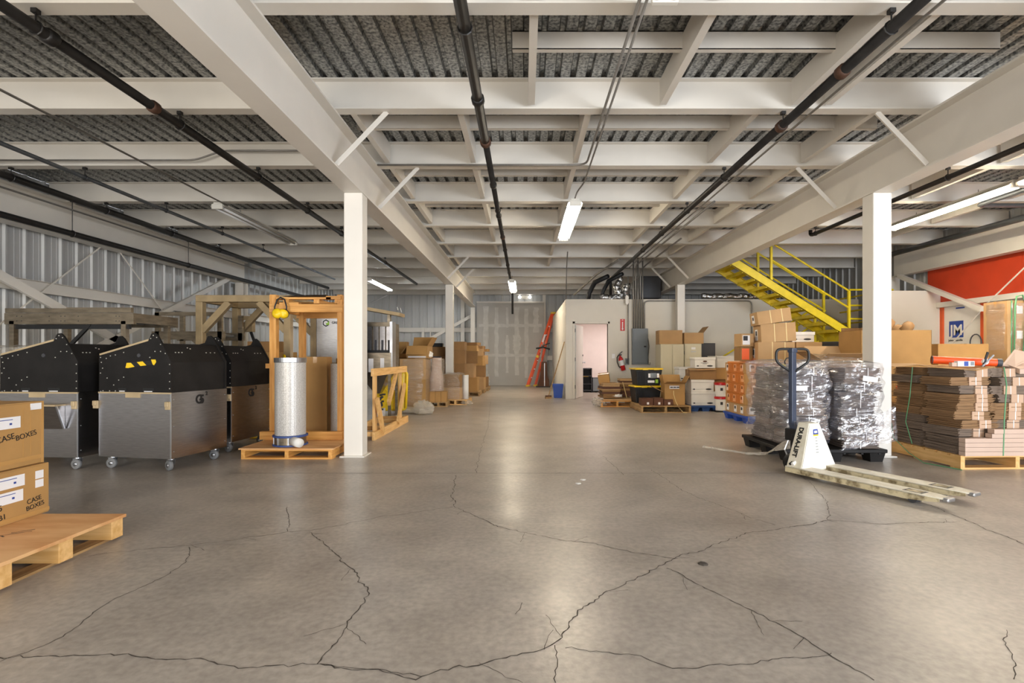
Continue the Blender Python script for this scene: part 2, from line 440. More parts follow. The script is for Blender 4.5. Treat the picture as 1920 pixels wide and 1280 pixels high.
for k in range(0, 5):
    y = 3.64 + 1.524 * k + .067
    for x in ((5.2, 6.1, 7.6) if k < 3 else (7.6,)): put('blocking_joist', br_me, ceiling, (x, y, 3.615))

# --- girders and columns
for (gx, y1, side) in ((-1.964, 19.85, 'left'), (4.107, 16.2, 'right')):
    g = struct(ibeam(y1 - Y0, ZG1 - ZG0, .214, .02, .013, 'y').build('girder', m_white, None, (gx, Y0, ZG0)),
               'white steel girder running the length of the %s column line' % side, 'girder')
    sg = 1 if gx < 0 else -1
    for D in ((5.17, 6.69, 12.7, 14.3) if gx < 0 else (5.17, 6.69, 12.7, 14.3)):
        x0 = gx + sg * .1
        b = MB(); b.bar((x0 + sg * .5, D, 3.58), (x0, D, 3.06), .05, .006, (0, 1, 0)); b.bar((x0 + sg * .5, D + .02, 3.58), (x0, D + .02, 3.06), .006, .045, (0, 1, 0))
        o = b.build('flange_brace', m_white, None); o.parent = g; o.location = (-gx, -Y0, -ZG0)
for (x, y, lab) in ((-1.964, 5.96, 'white steel column standing left, nearest the wooden crate and filter drum'),
                    (-1.964, 13.6, 'white steel column farther back among the stacked cartons on the left'),
                    (4.107, 5.96, 'white steel column on the right between the two cardboard pallets'),
                    (4.107, 13.6, 'white steel column rising behind the filing cabinets')):
    c = thing('column', lab, 'column', (x, y + .1, 0), kind='structure')
    ZT = ZG0
    if x < 0 and y < 10 or x > 0 and y < 10:
        MB().b2((-.107, -.1, .0), (.107, .1, ZT)).build('shaft', m_white, c, bevel=.012)
    else:
        MB().b2((-.1, -.1, .0), (.1, .1, ZT)).build('shaft', m_white, c, bevel=.012)
    MB().b2((-.14, -.14, 0), (.14, .14, .012)).build('base_plate', m_white, c)
for (x, y) in ((-1.98, 19.95), (-2.46, 20.75)):
    struct(ibeam(3.03 if x > -2 else 3.6, .2, .15, .012, .01, 'z').build('end_column', m_white, None, (x, y, 0)),
           'slim white end column against the far wall, %s of the pair' % ('right' if x > -2 else 'left'), 'column')

# --- corrugated walls
def wall_sheet(L3, H):
    # one sheet .914 m wide along +x, ribs .305 m apart standing out towards -y
    pr = [(0, 0), (.11, 0), (.114, -.003), (.13, -.003), (.134, 0), (.20, 0), (.204, -.003), (.22, -.003), (.224, 0), (.245, 0), (.262, -.032), (.288, -.032), (.305, 0)]
    line = []
    for k in range(3): line += [(k * .305 + a, b) for a, b in pr[:-1]]
    line.append((.914, 0))
    m = MB(); vs = []
    for (a, b) in line: vs += [(a, b, 0), (a, b, H)]
    m.add(vs, [(2 * i, 2 * i + 1, 2 * i + 3, 2 * i + 2) for i in range(len(line) - 1)]); return m
sh = wall_sheet(.914, ZD).mesh('wall_panel', m_corr)
wl = holder('wall_left', 'grey corrugated metal wall on the left', (XL, 0, 0))
y = Y0
while y < Y1: put('wall_panel', sh, wl, (0, y, 0), R(90)); y += .914
wr = holder('wall_right', 'corrugated metal wall on the right with red lining', (XR, 0, 0))
y = Y1
while y > Y0: put('wall_panel', sh, wr, (0, y, 0), R(-90)); y -= .914
wb = holder('wall_back', 'grey corrugated metal wall at the far end', (0, Y1, 0))
x = XL
while x < XR: put('wall_panel', sh, wb, (x, 0, 0)); x += .914
def girt(L, axis):
    m = MB()
    if axis == 'y': m.b2((0, 0, 0), (.006, L, .18)); m.b2((0, 0, 0), (.08, L, .006)); m.b2((0, 0, .174), (.08, L, .18))
    else: m.b2((0, 0, 0), (L, .006, .18)); m.b2((0, 0, 0), (L, .08, .006)); m.b2((0, 0, .174), (L, .08, .18))
    return m
for i, z in enumerate((2.12, 1.0)):
    g = girt(Y1 - Y0, 'y').build('girt', m_white, wl, (.09, Y0, z))
for z in (2.12, 1.0): girt(16, 'x').build('girt', m_white, wb, (XL, -.13, z))
gr = MB(); gr.b2((0, 0, 0), (.1, 16, .006)); gr.b2((0, 0, .006), (.006, 16, .1)); gr.b2((0, 0, .1), (.1, 16, .106))
gr.build('girt', m_white, wr, (-.22, Y0, 2.2))
# eave girders along both side walls
struct(ibeam(17.5, .55, .2, .018, .012, 'y').build('eave_girder', m_white, None, (-7.27, Y0, ZG0)), 'white eave girder under the deck along the left wall', 'girder')
struct(ibeam(16.4, .55, .2, .018, .012, 'y').build('eave_girder', m_white, None, (8.82, Y0, ZG0)), 'white eave girder under the deck along the right wall above red lining', 'girder')
for (x, y, lab) in ((-7.27, 13.35, 'wide wall column in the left wall behind the steel tube frame'), (8.82, 12.45, 'wall column at the far end of the red lining'), (-7.27, 20.7, 'corner column of the left wall')):
    struct(ibeam(3.03, .25, .2, .014, .01, 'z').build('wall_column', m_white, None, (x, y - .1, 0)), lab, 'column')
def wallbar(name, p, q, w, h, parent, up=(1, 0, 0), mat=None):
    o = MB().bar(p, q, w, h, up).build(name, mat or m_white, None)
    o.parent = parent; o.location = -parent.location; return o
wallbar('diagonal_brace', (-7.2, 5.2, 3.05), (-7.2, 11.0, .7), .13, .05, wl)
wallbar('diagonal_brace', (-7.2, 12.7, 3.06), (-7.2, 8.1, 1.0), .1, .05, wl)
wallbar('sag_rod', (-7.32, 9.0, 3.05), (-7.32, 7.2, 1.55), .016, .016, wl)
wallbar('sag_rod', (-7.32, 9.4, 3.05), (-7.32, 11.2, 1.5), .016, .016, wl)
wallbar('door_jamb', (-7.38, 13.75, 0), (-7.38, 13.75, 3.05), .16, .06, wl)
wallbar('diagonal_brace', (-2.0, 20.4, 2.78), (-5.2, 20.4, 1.0), .12, .05, wb, (0, 1, 0))
wallbar('wall_post', (-4.05, 20.8, 0), (-4.05, 20.8, 2.3), .1, .06, wb, (0, 1, 0))
wallbar('wall_post', (-3.75, 20.8, 0), (-3.75, 20.8, 2.3), .05, .05, wb, (0, 1, 0))
wallbar('wall_post', (.8, 20.8, 0), (.8, 20.8, 3.7), .12, .06, wb, (0, 1, 0))
wallbar('diagonal_brace', (8.72, 12.1, 3.02), (8.72, 9.9, 2.05), .09, .09, wr)
wallbar('sag_rod', (8.78, 9.95, 2.09), (8.78, 8.2, 3.4), .018, .018, wr)
wallbar('sag_rod', (8.78, 9.98, 2.05), (8.78, 10.9, 1.2), .018, .018, wr)
# red lining: separate sheets, and a white insulation board framed by orange strips
for k in range(7):
    MB().b2((-.125, 0, 0), (-.105, 2.2, 1.3)).build('red_lining_sheet', m_red, wr, (0, 11.6 - 2.205 * (k + 1), 2.25))
for k in range(2):
    MB().b2((-.06, 0, 0), (-.04, 2.4, 2.2)).build('lining_board', m_officewall, wr, (0, 7.4 - 2.41 * (k), 0))
MB().b2((-.1, 10.22, .9), (-.075, 11.2, 2.2)).build('insulation_board', m_wbox, wr)
for yy in (11.2, 10.18): MB().b2((-.14, yy - .03, .9), (-.09, yy + .06, 2.2)).build('orange_strip', m_orangetrim, wr)
jb = MB().b2((-.108, 10.68, 1.545), (-.101, 11.03, 1.89)).build('logo_plate', m_inkblue, wr)
text('logo_lettering', 'JM', wr, (-.111, 11.0, 1.6), (0, -1, 0), (0, 0, 1), .30, m_wbox, bold=.008)
MB().b2((-.108, 10.65, 2.14), (-.101, 10.86, 2.17)).build('print_mark', m_inkblue, wr)
text('lettering', 'Johns Manville', wr, (-.105, 11.05, 1.47), (0, -1, 0), (0, 0, 1), .062, m_inkd, bold=.001)
for k in range(5): MB().b2((-.106, 10.98 - .095 * k, 1.395), (-.1015, 11.05 - .095 * k, 1.412)).build('printed_line', m_cabgrey, wr)
MB().tube([(-.16, 10.32 + .13 * math.cos(a), 1.43 + .16 * math.sin(a)) for a in [k * .35 for k in range(18)]], .012, 6, closed=True).build('cable_loop', m_dgrey, wr)

# partition beside the stair foot
struct(MB().b2((7.42, 11.24, 0), (9.0, 11.36, 2.57)).build('wall_partition', m_officewall), 'low white partition in front of the stair landing', 'wall')

# far drywall panel with taped joints
dw = struct(MB().b2((-1.9, 20.72, 0), (.78, 20.82, 3.28)).build('wall_drywall', m_dry), 'unpainted drywall panel with taped joints on the far wall', 'wall')
def mud(x0, z0, x1, z1, w, seed):
    rnd = random.Random(seed); m = MB(); N = 14; vs = []; fs = []
    for i in range(N + 1):
        t = i / N; x = x0 + (x1 - x0) * t; z = z0 + (z1 - z0) * t
        a, b = w * rnd.uniform(.35, .6), w * rnd.uniform(.35, .6)
        if abs(x1 - x0) < abs(z1 - z0): vs += [(x - a, 20.717 - seed * 1e-4, z), (x + b, 20.717 - seed * 1e-4, z)]
        else: vs += [(x, 20.7175, z - a), (x, 20.7175, z + b)]
        if i: fs.append((2 * i - 2, 2 * i - 1, 2 * i + 1, 2 * i))
    m.add(vs, fs); return m
for k, (u, za, zb, w) in enumerate(((911, .25, 3.15, .2), (931, .35, 3.1, .16), (951, .5, 2.0, .1), (969, .4, 3.1, .18), (987, .3, 3.05, .16), (1005, 2.1, 3.1, .22), (951, 2.3, 3.1, .1))):
    x = (u - CU) * 20.72 / FPX; mud(x, za, x, zb, w, k).build('taped_joint', m_mud, dw)
for k, v in enumerate((610, 666)):
    z = CH + (CV - v) * 20.72 / FPX; mud(-1.8, z, .7, z, .12, 30 + k).build('taped_joint', m_mud, dw)
for k, (u, v, w) in enumerate(((951, 650, .16), (969, 642, .3), (911, 715, .3))):
    p = P(u, v, 20.71); mud(p.x, p.z - .3, p.x, p.z + .3, w, 60 + k).build('patch', m_mud, dw)
MB().b2((-1.9, 20.66, 3.28), (.78, 20.82, 3.34)).build('top_trim', m_white, dw)

# ---------------------------------------------------------------- office box
OD = 14.0; OZ = 2.69; DX0, DX1, DZ = 1.364, 2.25, 2.03
wf = MB(); wf.b2((1.12, OD, 0), (DX0, OD + .12, OZ)); wf.b2((DX1, OD, 0), (9.0, OD + .12, OZ)); wf.b2((DX0, OD, DZ), (DX1, OD + .12, OZ))
struct(wf.build('wall_office_front', m_officewall), 'cream office wall with the open door', 'wall')
struct(MB().b2((1.12, OD + .12, 0), (1.22, 20.72, OZ)).build('wall_office_side', m_officewall), 'white side wall of the office facing the aisle', 'wall')
struct(MB().b2((1.22, 17.6, 0), (5.0, 17.7, OZ)).build('wall_office_inner', m_roomwall), 'pale pink wall inside the lit office', 'wall')
struct(MB().b2((4.4, OD + .12, 0), (4.5, 17.6, OZ)).build('wall_office_right', m_roomwall), 'inner right wall of the office', 'wall')
struct(MB().b2((1.22, OD + .12, 2.5), (5.0, 17.6, 2.68)).build('ceiling_office', m_roomwall), 'flat white office ceiling', 'ceiling')
dr = holder('door_1', 'white office door standing open inwards', (DX0 + .02, OD + .1, 0))
dr['category'] = 'door'
dr.rotation_euler = (0, 0, R(71))
MB().b2((0, -.022, .01), (.86, .022, 2.01)).build('door_leaf', m_wbox, dr, bevel=.003)
kn = MB().lathe([(.0, 0), (.028, .0), (.028, .012), (.012, .018), (.012, .05), (.026, .055), (.026, .075), (0, .08)], 12, (.80, -.022, .98), Matrix.Rotation(R(90), 3, 'X')); kn.build('door_knob', m_zinc, dr, smooth=True)
MB().lathe([(0, 0), (.026, 0), (.026, .015), (0, .016)], 12, (.80, -.022, 1.18), Matrix.Rotation(R(90), 3, 'X')).build('deadbolt', m_dgrey, dr)
fr = MB(); fr.b2((DX0 - .06, OD - .02, 0), (DX0, OD + .13, DZ + .06)); fr.b2((DX1, OD - .02, 0), (DX1 + .05, OD + .13, DZ + .06)); fr.b2((DX0 - .06, OD - .02, DZ), (DX1 + .05, OD + .13, DZ + .06))
t1 = struct(fr.build('trim_1', m_officewall, bevel=.004), 'cream door frame around the open office door', 'door frame')
for z in (.28, 1.02, 1.8): MB().b2((DX0 - .002, OD - .03, z), (DX0 + .012, OD - .005, z + .1)).build('hinge', m_dgrey, t1)
# office lamp and furniture
ol = thing('ceiling_lamp', 'lit panel lamp on the office ceiling', 'lamp', (2.6, 15.8, 2.44))
MB().b2((-.62, -.32, 0), (.62, .32, .06)).build('lamp_frame', m_fixture, ol)
MB().b2((-.58, -.28, -.006), (.58, .28, 0)).build('diffuser', emit('office_panel_light', (1.0, .88, .84), 9), ol)
def lowcab(name, label, u0, u1, v0, D, dz, mat):
    a, b = P(u0, v0, D), P(u1, v0, D)
    t = thing(name, label, 'cabinet', ((a.x + b.x) / 2, D, 0)); w = b.x - a.x; h = a.z
    m = MB(); m.b2((-w / 2, 0, 0), (-w / 2 + .02, .4, h)); m.b2((w / 2 - .02, 0, 0), (w / 2, .4, h)); m.b2((-w / 2, .38, 0), (w / 2, .4, h)); m.b2((-w / 2, 0, h - .03), (w / 2, .4, h)); m.b2((-w / 2, 0, .05), (w / 2, .4, .08))
    m.build('carcass', mat, t)
    for k in range(dz): MB().b2((-w / 2 + .02, .01, h * (k + 1) / (dz + 1)), (w / 2 - .02, .38, h * (k + 1) / (dz + 1) + .02)).build('shelf', mat, t)
    return t
c1 = lowcab('bookcase', 'dark grey bookcase seen through the office door', 1086, 1110, 690, 16.6, 2, m_dgrey)
MB().b2((-.15, .05, .5), (.1, .12, .53)).build('yellow_edge', m_yellowpl, c1)
c2 = lowcab('pedestal_cabinet', 'low grey cabinet right of the bookcase inside the office', 1111, 1134, 708, 16.6, 1, m_dgrey)
MB().b2((-.18, -.015, .05), (.02, 0, .45)).build('cabinet_door', m_cabgrey, c2)

# ---------------------------------------------------------------- lamps under the deck
def fixture(label, x, y0, y1, z, tube, n=2, group='fluorescent strip lights'):
    t = thing('strip_light', label, 'light', (x, (y0 + y1) / 2, z), group=group); L = y1 - y0
    MB().b2((-.065, -L / 2, .03), (.065, L / 2, .085)).build('housing', m_fixture, t, bevel=.004)
    for s in ([-1, 1] if n == 2 else [0]):
        MB().tube([(s * .055, -L / 2 + .03, 0), (s * .055, L / 2 - .03, 0)], .019, 10).build('tube', tube, t, smooth=True)
    for s in (-1, 1): MB().b2((-.085, s * L / 2 - .02, -.025), (.085, s * L / 2 + .02, .05)).build('socket', m_fixture, t, bevel=.006)
    for s in (-1, 1):
        w = MB(); w.prism([(.065, .06), (.11, .012), (.113, .014), (.068, .064)] if s > 0 else [(-.065, .06), (-.11, .012), (-.113, .014), (-.068, .064)], -L / 2, L / 2, 'y'); w.build('reflector', m_fixture, t)
    MB().tube([(0, -L / 4, .085), (0, -L / 4, ZG1 - z)], .005, 6).build('hanger', m_conduit, t)
    MB().tube([(0, L / 4, .085), (0, L / 4, ZG1 - z)], .005, 6).build('hanger', m_conduit, t)
    return t
fixture('lit strip light in the middle bay above the aisle, halfway down the hall', .76, 7.75, 10.1, 3.42, m_tube)
fixture('unlit strip light just overhead at the top edge, only its far end in view', .9, .95, 3.33, 3.43, m_tubeoff)
fixture('small lit strip light far down the hall in front of the drywall panel', -.36, 15.0, 17.4, 3.3, m_tube)
fixture('unlit strip light on the left ceiling above the wooden crate', -4.72, 8.0, 10.6, 3.44, m_tubeoff)
fixture('lit strip light far back on the left beyond the crate', -4.62, 15.5, 17.9, 3.42, m_tubecool)
fixture('lit strip light on the right behind the near column top', 6.62, 6.98, 9.38, 3.44, m_tube)
fixture('lit strip light at the right edge, nearer of the right hand row', 6.62, 4.5, 6.9, 3.44, m_tube)
em = thing('emergency_light', 'twin headed emergency light above the drywall panel', 'light', (.02, 20.6, 3.5))
MB().b2((-.12, 0, -.06), (.12, .1, .06)).build('battery_box', m_fixture, em)
for s in (-1, 1): MB().lathe([(.02, .06), (.06, 0), (.055, -.01), (0, -.012)], 12, (s * .2, -.02, .0), Matrix.Rotation(R(90), 3, 'X')).build('lamp_head', m_emerg, em)

# ---------------------------------------------------------------- pipes
def pipe(name, label, pts, r, mat, cat='pipe', hang=None, coup=None, rad=.1, group=None):
    t = thing(name, label, cat, tuple(pts[0]), group=group); o = Vector(pts[0])
    L = [Vector(p) - o for p in pts]
    MB().tube(arc_path(L, rad), r, 10).build('pipe_run', mat, t, smooth=True)
    for p in (hang or []):
        q = Vector(p) - o; m = MB()
        m.tube([q + Vector((0, 0, -r - .004)) + Vector((math.cos(a) * (r + .006), 0, math.sin(a) * (r + .006) + r + .004)) for a in [k * .63 for k in range(10)]], .006, 5, closed=True)
        m.tube([q + Vector((0, 0, r)), q + Vector((0, 0, ZG1 - p[2]))], .006, 5); m.b2(q + Vector((-.02, -.02, ZG1 - p[2] - .03)), q + Vector((.02, .02, ZG1 - p[2])))
        m.build('hanger', m_blackpipe, t)
    for (p, k) in (coup or []):
        q = Vector(p) - o
        MB().tube([q + Vector((0, -.045, 0)), q + Vector((0, -.03, 0)), q + Vector((0, .03, 0)), q + Vector((0, .045, 0))], [r * 1.05, r * 1.32, r * 1.32, r * 1.05], 12).build('coupling', m_rust if k else mat, t, smooth=True)
    return t
PY = lambda k: 3.64 + 1.524 * k
zz = 3.45
pipe('sprinkler_pipe', 'dark sprinkler pipe running down the middle of the hall', [(-.416, Y0, zz), (-.416, 5.6, zz)], .045, m_blackpipe, coup=[((-.416, 4.66, zz), 0), ((-.416, 5.58, zz), 1)], hang=[(-.416, 3.64, zz)])
pipe('sprinkler_pipe', 'thinner dark sprinkler pipe continuing down the middle to the drywall', [(-.416, 5.6, zz), (-.416, 18.4, zz), (-.416, 18.4, 2.65)], .036, m_blackpipe, coup=[((-.416, PY(k) + .3, zz), k == 4) for k in (2, 3, 4, 6)], hang=[(-.416, PY(k), zz) for k in (3, 5, 7)])
pipe('sprinkler_pipe', 'dark sprinkler pipe on the right of the middle bay', [(2.57, Y0, zz), (2.57, 15.5, zz), (2.57, 15.5, 2.9)], .042, m_blackpipe, coup=[((2.57, 4.2, zz), 1), ((2.57, 5.2, zz), 1)], hang=[(2.57, PY(k), zz) for k in (0, 1, 2, 3, 4, 5)])
pipe('sprinkler_pipe', 'dark sprinkler pipe slanting above the left bay past the girder', [(-3.42, Y0, zz), (-3.42, 16.5, zz)], .042, m_blackpipe, coup=[((-3.42, 3.75, zz), 0), ((-3.42, 4.8, zz), 1)], hang=[(-3.42, PY(k), zz) for k in (0, 1, 2, 3, 4, 6)])
pipe('conduit_pipe', 'thick grey conduit above the left bay', [(-5.65, Y0, zz), (-5.65, 15.5, zz)], .025, m_greypipe, hang=[(-5.65, PY(k), zz) for k in (2, 3, 4, 5)])
pipe('sprinkler_main', 'thick black sprinkler main near the left eave girder', [(-6.6, Y0, zz), (-6.6, 17.5, zz)], .045, m_blackpipe, hang=[(-6.6, PY(k), zz) for k in (2, 3, 4, 5)])
pipe('sprinkler_main', 'black main hung along the lower face of left eave girder', [(-7.04, Y0, 3.06), (-7.04, 19.5, 3.06)], .045, m_blackpipe, hang=[(-7.04, y, 3.06) for y in (8.1, 10.9)])
pipe('wire_conduit', 'thin conduit leading to the unlit strip light', [(-4.62, Y0, 3.5), (-4.62, 8.1, 3.5)], .012, m_conduit)
pipe('wire_conduit', 'thin conduit crossing the third purlin in the left bay with an offset bend', [(-7.3, 6.55, 3.62), (-4.15, 6.55, 3.62), (-3.8, 6.55, 3.74), (-2.05, 6.55, 3.74)], .011, m_conduit)
pipe('wire_conduit', 'thin grey conduit low beside the black main on the left', [(-6.95, Y0, 3.4), (-6.95, 14.5, 3.4)], .014, m_conduit)
pipe('wire_conduit', 'thin conduit crossing the middle bay and bending towards the camera', [(-1.85, 6.55, 3.56), (.78, 6.55, 3.56), (.78, 2.9, 3.56)], .013, m_conduit, rad=.15)
pipe('wire_conduit', 'thin conduit dropping to the lit strip light in mid bay', [(.83, 2.9, 3.56), (.83, 7.2, 3.56), (.76, 7.5, 3.52), (.76, 8.0, 3.52)], .011, m_conduit)
pipe('wire_conduit', 'long thin conduit right of the middle sprinkler pipes', [(2.83, Y0, 3.55), (2.83, 14.0, 3.55)], .012, m_conduit)
pipe('wire_conduit', 'horizontal thin conduit crossing near the far end of the hall', [(-1.85, 14.2, 3.56), (2.9, 14.2, 3.56)], .014, m_conduit)
pipe('wire_conduit', 'thin conduit dropping onto the office corner', [(1.0, 12.0, 3.56), (1.13, 13.9, 3.5), (1.13, 14.05, 2.69)], .014, m_conduit)
pipe('sprinkler_pipe', 'short black sprinkler branch ending beyond the near right column', [(5.45, Y0, zz), (5.45, 9.9, zz), (5.45, 9.9, zz + .1)], .034, m_blackpipe, hang=[(5.45, PY(k), zz) for k in (1, 2, 4)])
pipe('sprinkler_main', 'thick grey main above the red lining', [(8.1, Y0, 3.4), (8.1, 12.2, 3.4)], .055, m_greypipe, hang=[(8.1, PY(k), 3.4) for k in (1, 3)])
pipe('sprinkler_pipe', 'grey branch pipe with an elbow at the upper right', [(7.1, Y0, 3.515), (7.1, 8.15, 3.515), (8.7, 8.15, 3.515)], .036, m_greypipe)
# conduits gathered over the panelboard
for k in range(6):
    x = 2.86 + .062 * k
    if k == 0: pts = [(x - .08, 13.93, .95), (x - .08, 13.93, 3.3)]
    elif k in (2, 4): pts = [(x, 13.93, 1.89), (x, 13.93, 3.44), (x - .06 + .12 * (k == 4), 13.6, 3.53), (x - .06 + .12 * (k == 4), (8.0, 0, 10.5)[k // 2 - 1 if k == 2 else 2], 3.53)]
    else: pts = [(x, 13.93, 1.89), (x, 13.93, 3.87)]
    pipe('wire_conduit', '%s from left of six steel conduits rising from the grey electrical panel' % ORD[k], pts, .019 if k else .015, m_conduit, rad=.2, group='conduits above the electrical panel')
pipe('wire_conduit', 'bent conduit run along the top of the cream office wall', [(3.22, 13.94, 1.6), (3.22, 13.94, 2.64), (6.1, 13.94, 2.64), (6.1, 13.94, 1.2)], .017, m_conduit, rad=.12)
pipe('wire_conduit', 'steel conduit climbing away over the office roof', [(1.5, 15.6, 3.0), (2.0, 14.4, 3.42), (2.3, 12.6, 3.5)], .03, m_conduit)
tag(MB().tube([(2.63 + .05 * math.sin(k * .7), 14.5, 2.70 + k * .055) for k in range(13)], [.12 - .004 * k + .012 * (k % 2) for k in range(13)], 14).build('flex_duct', m_foil, smooth=False), 'silver foil duct standing on the office roof beside the conduits', 'duct')
tag(MB().tube([(2.88 + .02 * math.sin(k * .9), 14.7, 2.70 + k * .05) for k in range(11)], [.10 + .012 * (k % 2) for k in range(11)], 14).build('flex_duct', m_foil), 'second silver foil duct half hidden by the conduits', 'duct')
tag(MB().tube([(2.1 + k * .06, 14.35, 2.78 + .015 * math.sin(k)) for k in range(10)], [.075 + .01 * (k % 2) for k in range(10)], 12).build('flex_duct', m_foil), 'silver foil duct lying on the office roof edge', 'duct')
tag(MB().tube([(4.8 + k * .07, 14.06, 2.775 + .012 * math.sin(k * 1.3)) for k in range(24)], [.07 + .009 * (k % 2) for k in range(24)], 12).build('flex_duct', m_foil), 'long foil duct lying above the cream wall beneath the stair', 'duct')
for k, (x, y, z1, w, lab) in enumerate(((1.85, 15.2, 3.4, .13, 'black insulated riser over the office roof, left'), (2.2, 14.9, 3.42, .11, 'black insulated riser over the office roof, right'))):
    tag(MB().tube([(x, y, 2.69), (x + .05, y, 3.0), (x + .2, y - .1, 3.3), (x + .5, y - .6, z1)], [w * .5, w * .5, w * .55, w * .5], 12).build('insulated_riser', m_blackduct, smooth=True), lab, 'duct')
tag(MB().b2((3.4, 15.2, 2.85), (4.0, 16.4, 3.5)).build('air_handler', m_dgrey, bevel=.02), 'dark box shaped air unit past the right girder end', 'air unit')
# ================================================================ BUILDERS FOR THINGS
def carton(label, loc, rz, size, mat, name='carton', group=None, tape=True, seam='x', extra=None, cat='box', tilt=None):
    """closed carton; loc = centre of its base, size = (w, d, h)"""
    w, d, h = size
    t = thing(name, label, cat, loc, rz if tilt is None else (tilt[0], tilt[1], rz), group)
    MB().b2((-w / 2, -d / 2, 0), (w / 2, d / 2, h - .006)).build('body', mat, t, bevel=.004)
    g = .0025
    if seam == 'x':
        MB().b2((-w / 2 + .002, -d / 2 + .002, h - .006), (w / 2 - .002, -g, h)).build('flap', mat, t)
        MB().b2((-w / 2 + .002, g, h - .006), (w / 2 - .002, d / 2 - .002, h)).build('flap', mat, t)
    else:
        MB().b2((-w / 2 + .002, -d / 2 + .002, h - .006), (-g, d / 2 - .002, h)).build('flap', mat, t)
        MB().b2((g, -d / 2 + .002, h - .006), (w / 2 - .002, d / 2 - .002, h)).build('flap', mat, t)
    if tape:
        m = MB()
        if seam == 'x':
            m.b2((-w / 2 - .001, -.025, h), (w / 2 + .001, .025, h + .0012))
            for s in (-1, 1): m.b2((s * (w / 2 + .0012), -.025, h - .08), (s * w / 2, .025, h + .001))
        else:
            m.b2((-.025, -d / 2 - .001, h), (.025, d / 2 + .001, h + .0012))
            for s in (-1, 1): m.b2((-.025, s * (d / 2 + .0012), h - .08), (.025, s * d / 2, h + .001))
        m.build('tape', m_tape, t)
    return t
def sticker(t, size, face, a, b, w, h, mat=None, name='paper_label', off=.0015):
    """flat label on a face of a carton: face '-y','+x','-x'; (a,b) = lower-left corner on that face seen from outside"""
    W, Dp, H = size; mat = mat or m_label; e = off
    if face == '-y': m = MB().b2((-W / 2 + a, -Dp / 2 - e, b), (-W / 2 + a + w, -Dp / 2 - e * .2, b + h))
    elif face == '+x': m = MB().b2((W / 2 + e * .2, -Dp / 2 + a, b), (W / 2 + e, -Dp / 2 + a + w, b + h))
    else: m = MB().b2((-W / 2 - e, Dp / 2 - a - w, b), (-W / 2 - e * .2, Dp / 2 - a, b + h))
    return m.build(name, mat, t)
def open_carton(label, loc, rz, size, mat, angs, name='open_carton', group=None, cat='box', inner=None):
    """open-topped carton; angs = opening angles of the flaps (-y, +y, -x, +x), 0 = straight up, 90 = folded out flat, None = missing"""
    w, d, h = size; th = .006
    t = thing(name, label, cat, loc, rz if not isinstance(rz, tuple) else rz, group)
    m = MB(); m.b2((-w / 2, -d / 2, 0), (w / 2, d / 2, th)); m.b2((-w / 2, -d / 2, 0), (w / 2, -d / 2 + th, h)); m.b2((-w / 2, d / 2 - th, 0), (w / 2, d / 2, h))
    m.b2((-w / 2, -d / 2, 0), (-w / 2 + th, d / 2, h)); m.b2((w / 2 - th, -d / 2, 0), (w / 2, d / 2, h)); m.build('body', mat, t)
    fl = min(w, d) * .48
    for k, a in enumerate(angs):
        if a is None: continue
        a = R(a); c, s = math.cos(a), math.sin(a); sp = .012
        if k < 2:
            sg = -1 if k == 0 else 1; y0 = sg * d / 2
            pts = [(-w / 2, y0, h), (w / 2, y0, h), (w / 2 - sp, y0 + sg * s * fl, h + c * fl), (-w / 2 + sp, y0 + sg * s * fl, h + c * fl)]
            nrm = Vector((0, sg * c, -s)) * th * .8
        else:
            sg = -1 if k == 2 else 1; x0 = sg * w / 2
            pts = [(x0, -d / 2, h), (x0, d / 2, h), (x0 + sg * s * fl, d / 2 - sp, h + c * fl), (x0 + sg * s * fl, -d / 2 + sp, h + c * fl)]
            nrm = Vector((sg * c, 0, -s)) * th * .8
        q = [Vector(p) for p in pts] + [Vector(p) + nrm for p in pts]
        MB().add(q, [(0, 1, 2, 3), (7, 6, 5, 4), (0, 4, 5, 1), (1, 5, 6, 2), (2, 6, 7, 3), (3, 7, 4, 0)]).build('flap', mat, t)
    return t
_pc = {}
def wood_pallet(label, loc, rz, w, d, wood=None, solid=False, name='wood_pallet', h=.14, group=None):
    """w along local x (deck boards run along x), stringers along local x too when solid"""
    wood = wood or m_oldwood
    t = thing(name, label, 'pallet', loc, rz, group)
    st = MB().b2((-.022, -d / 2, .016), (.022, d / 2, h - .018)).mesh('stringer', wood['y'])
    for x in (-w / 2 + .022, 0, w / 2 - .022): put('stringer', st, t, (x, 0, 0))
    n = 7; bw = d / n * .8
    bd = MB().b2((-w / 2, -bw / 2, 0), (w / 2, bw / 2, .018)).mesh('deck_board', wood['x'])
    for k in range(n): put('deck_board', bd, t, (0, -d / 2 + bw / 2 + k * (d - bw) / (n - 1), h - .018))
    for k in (0, 3, 6): put('bottom_board', bd, t, (0, -d / 2 + bw / 2 + k * (d - bw) / (n - 1), 0))
    return t
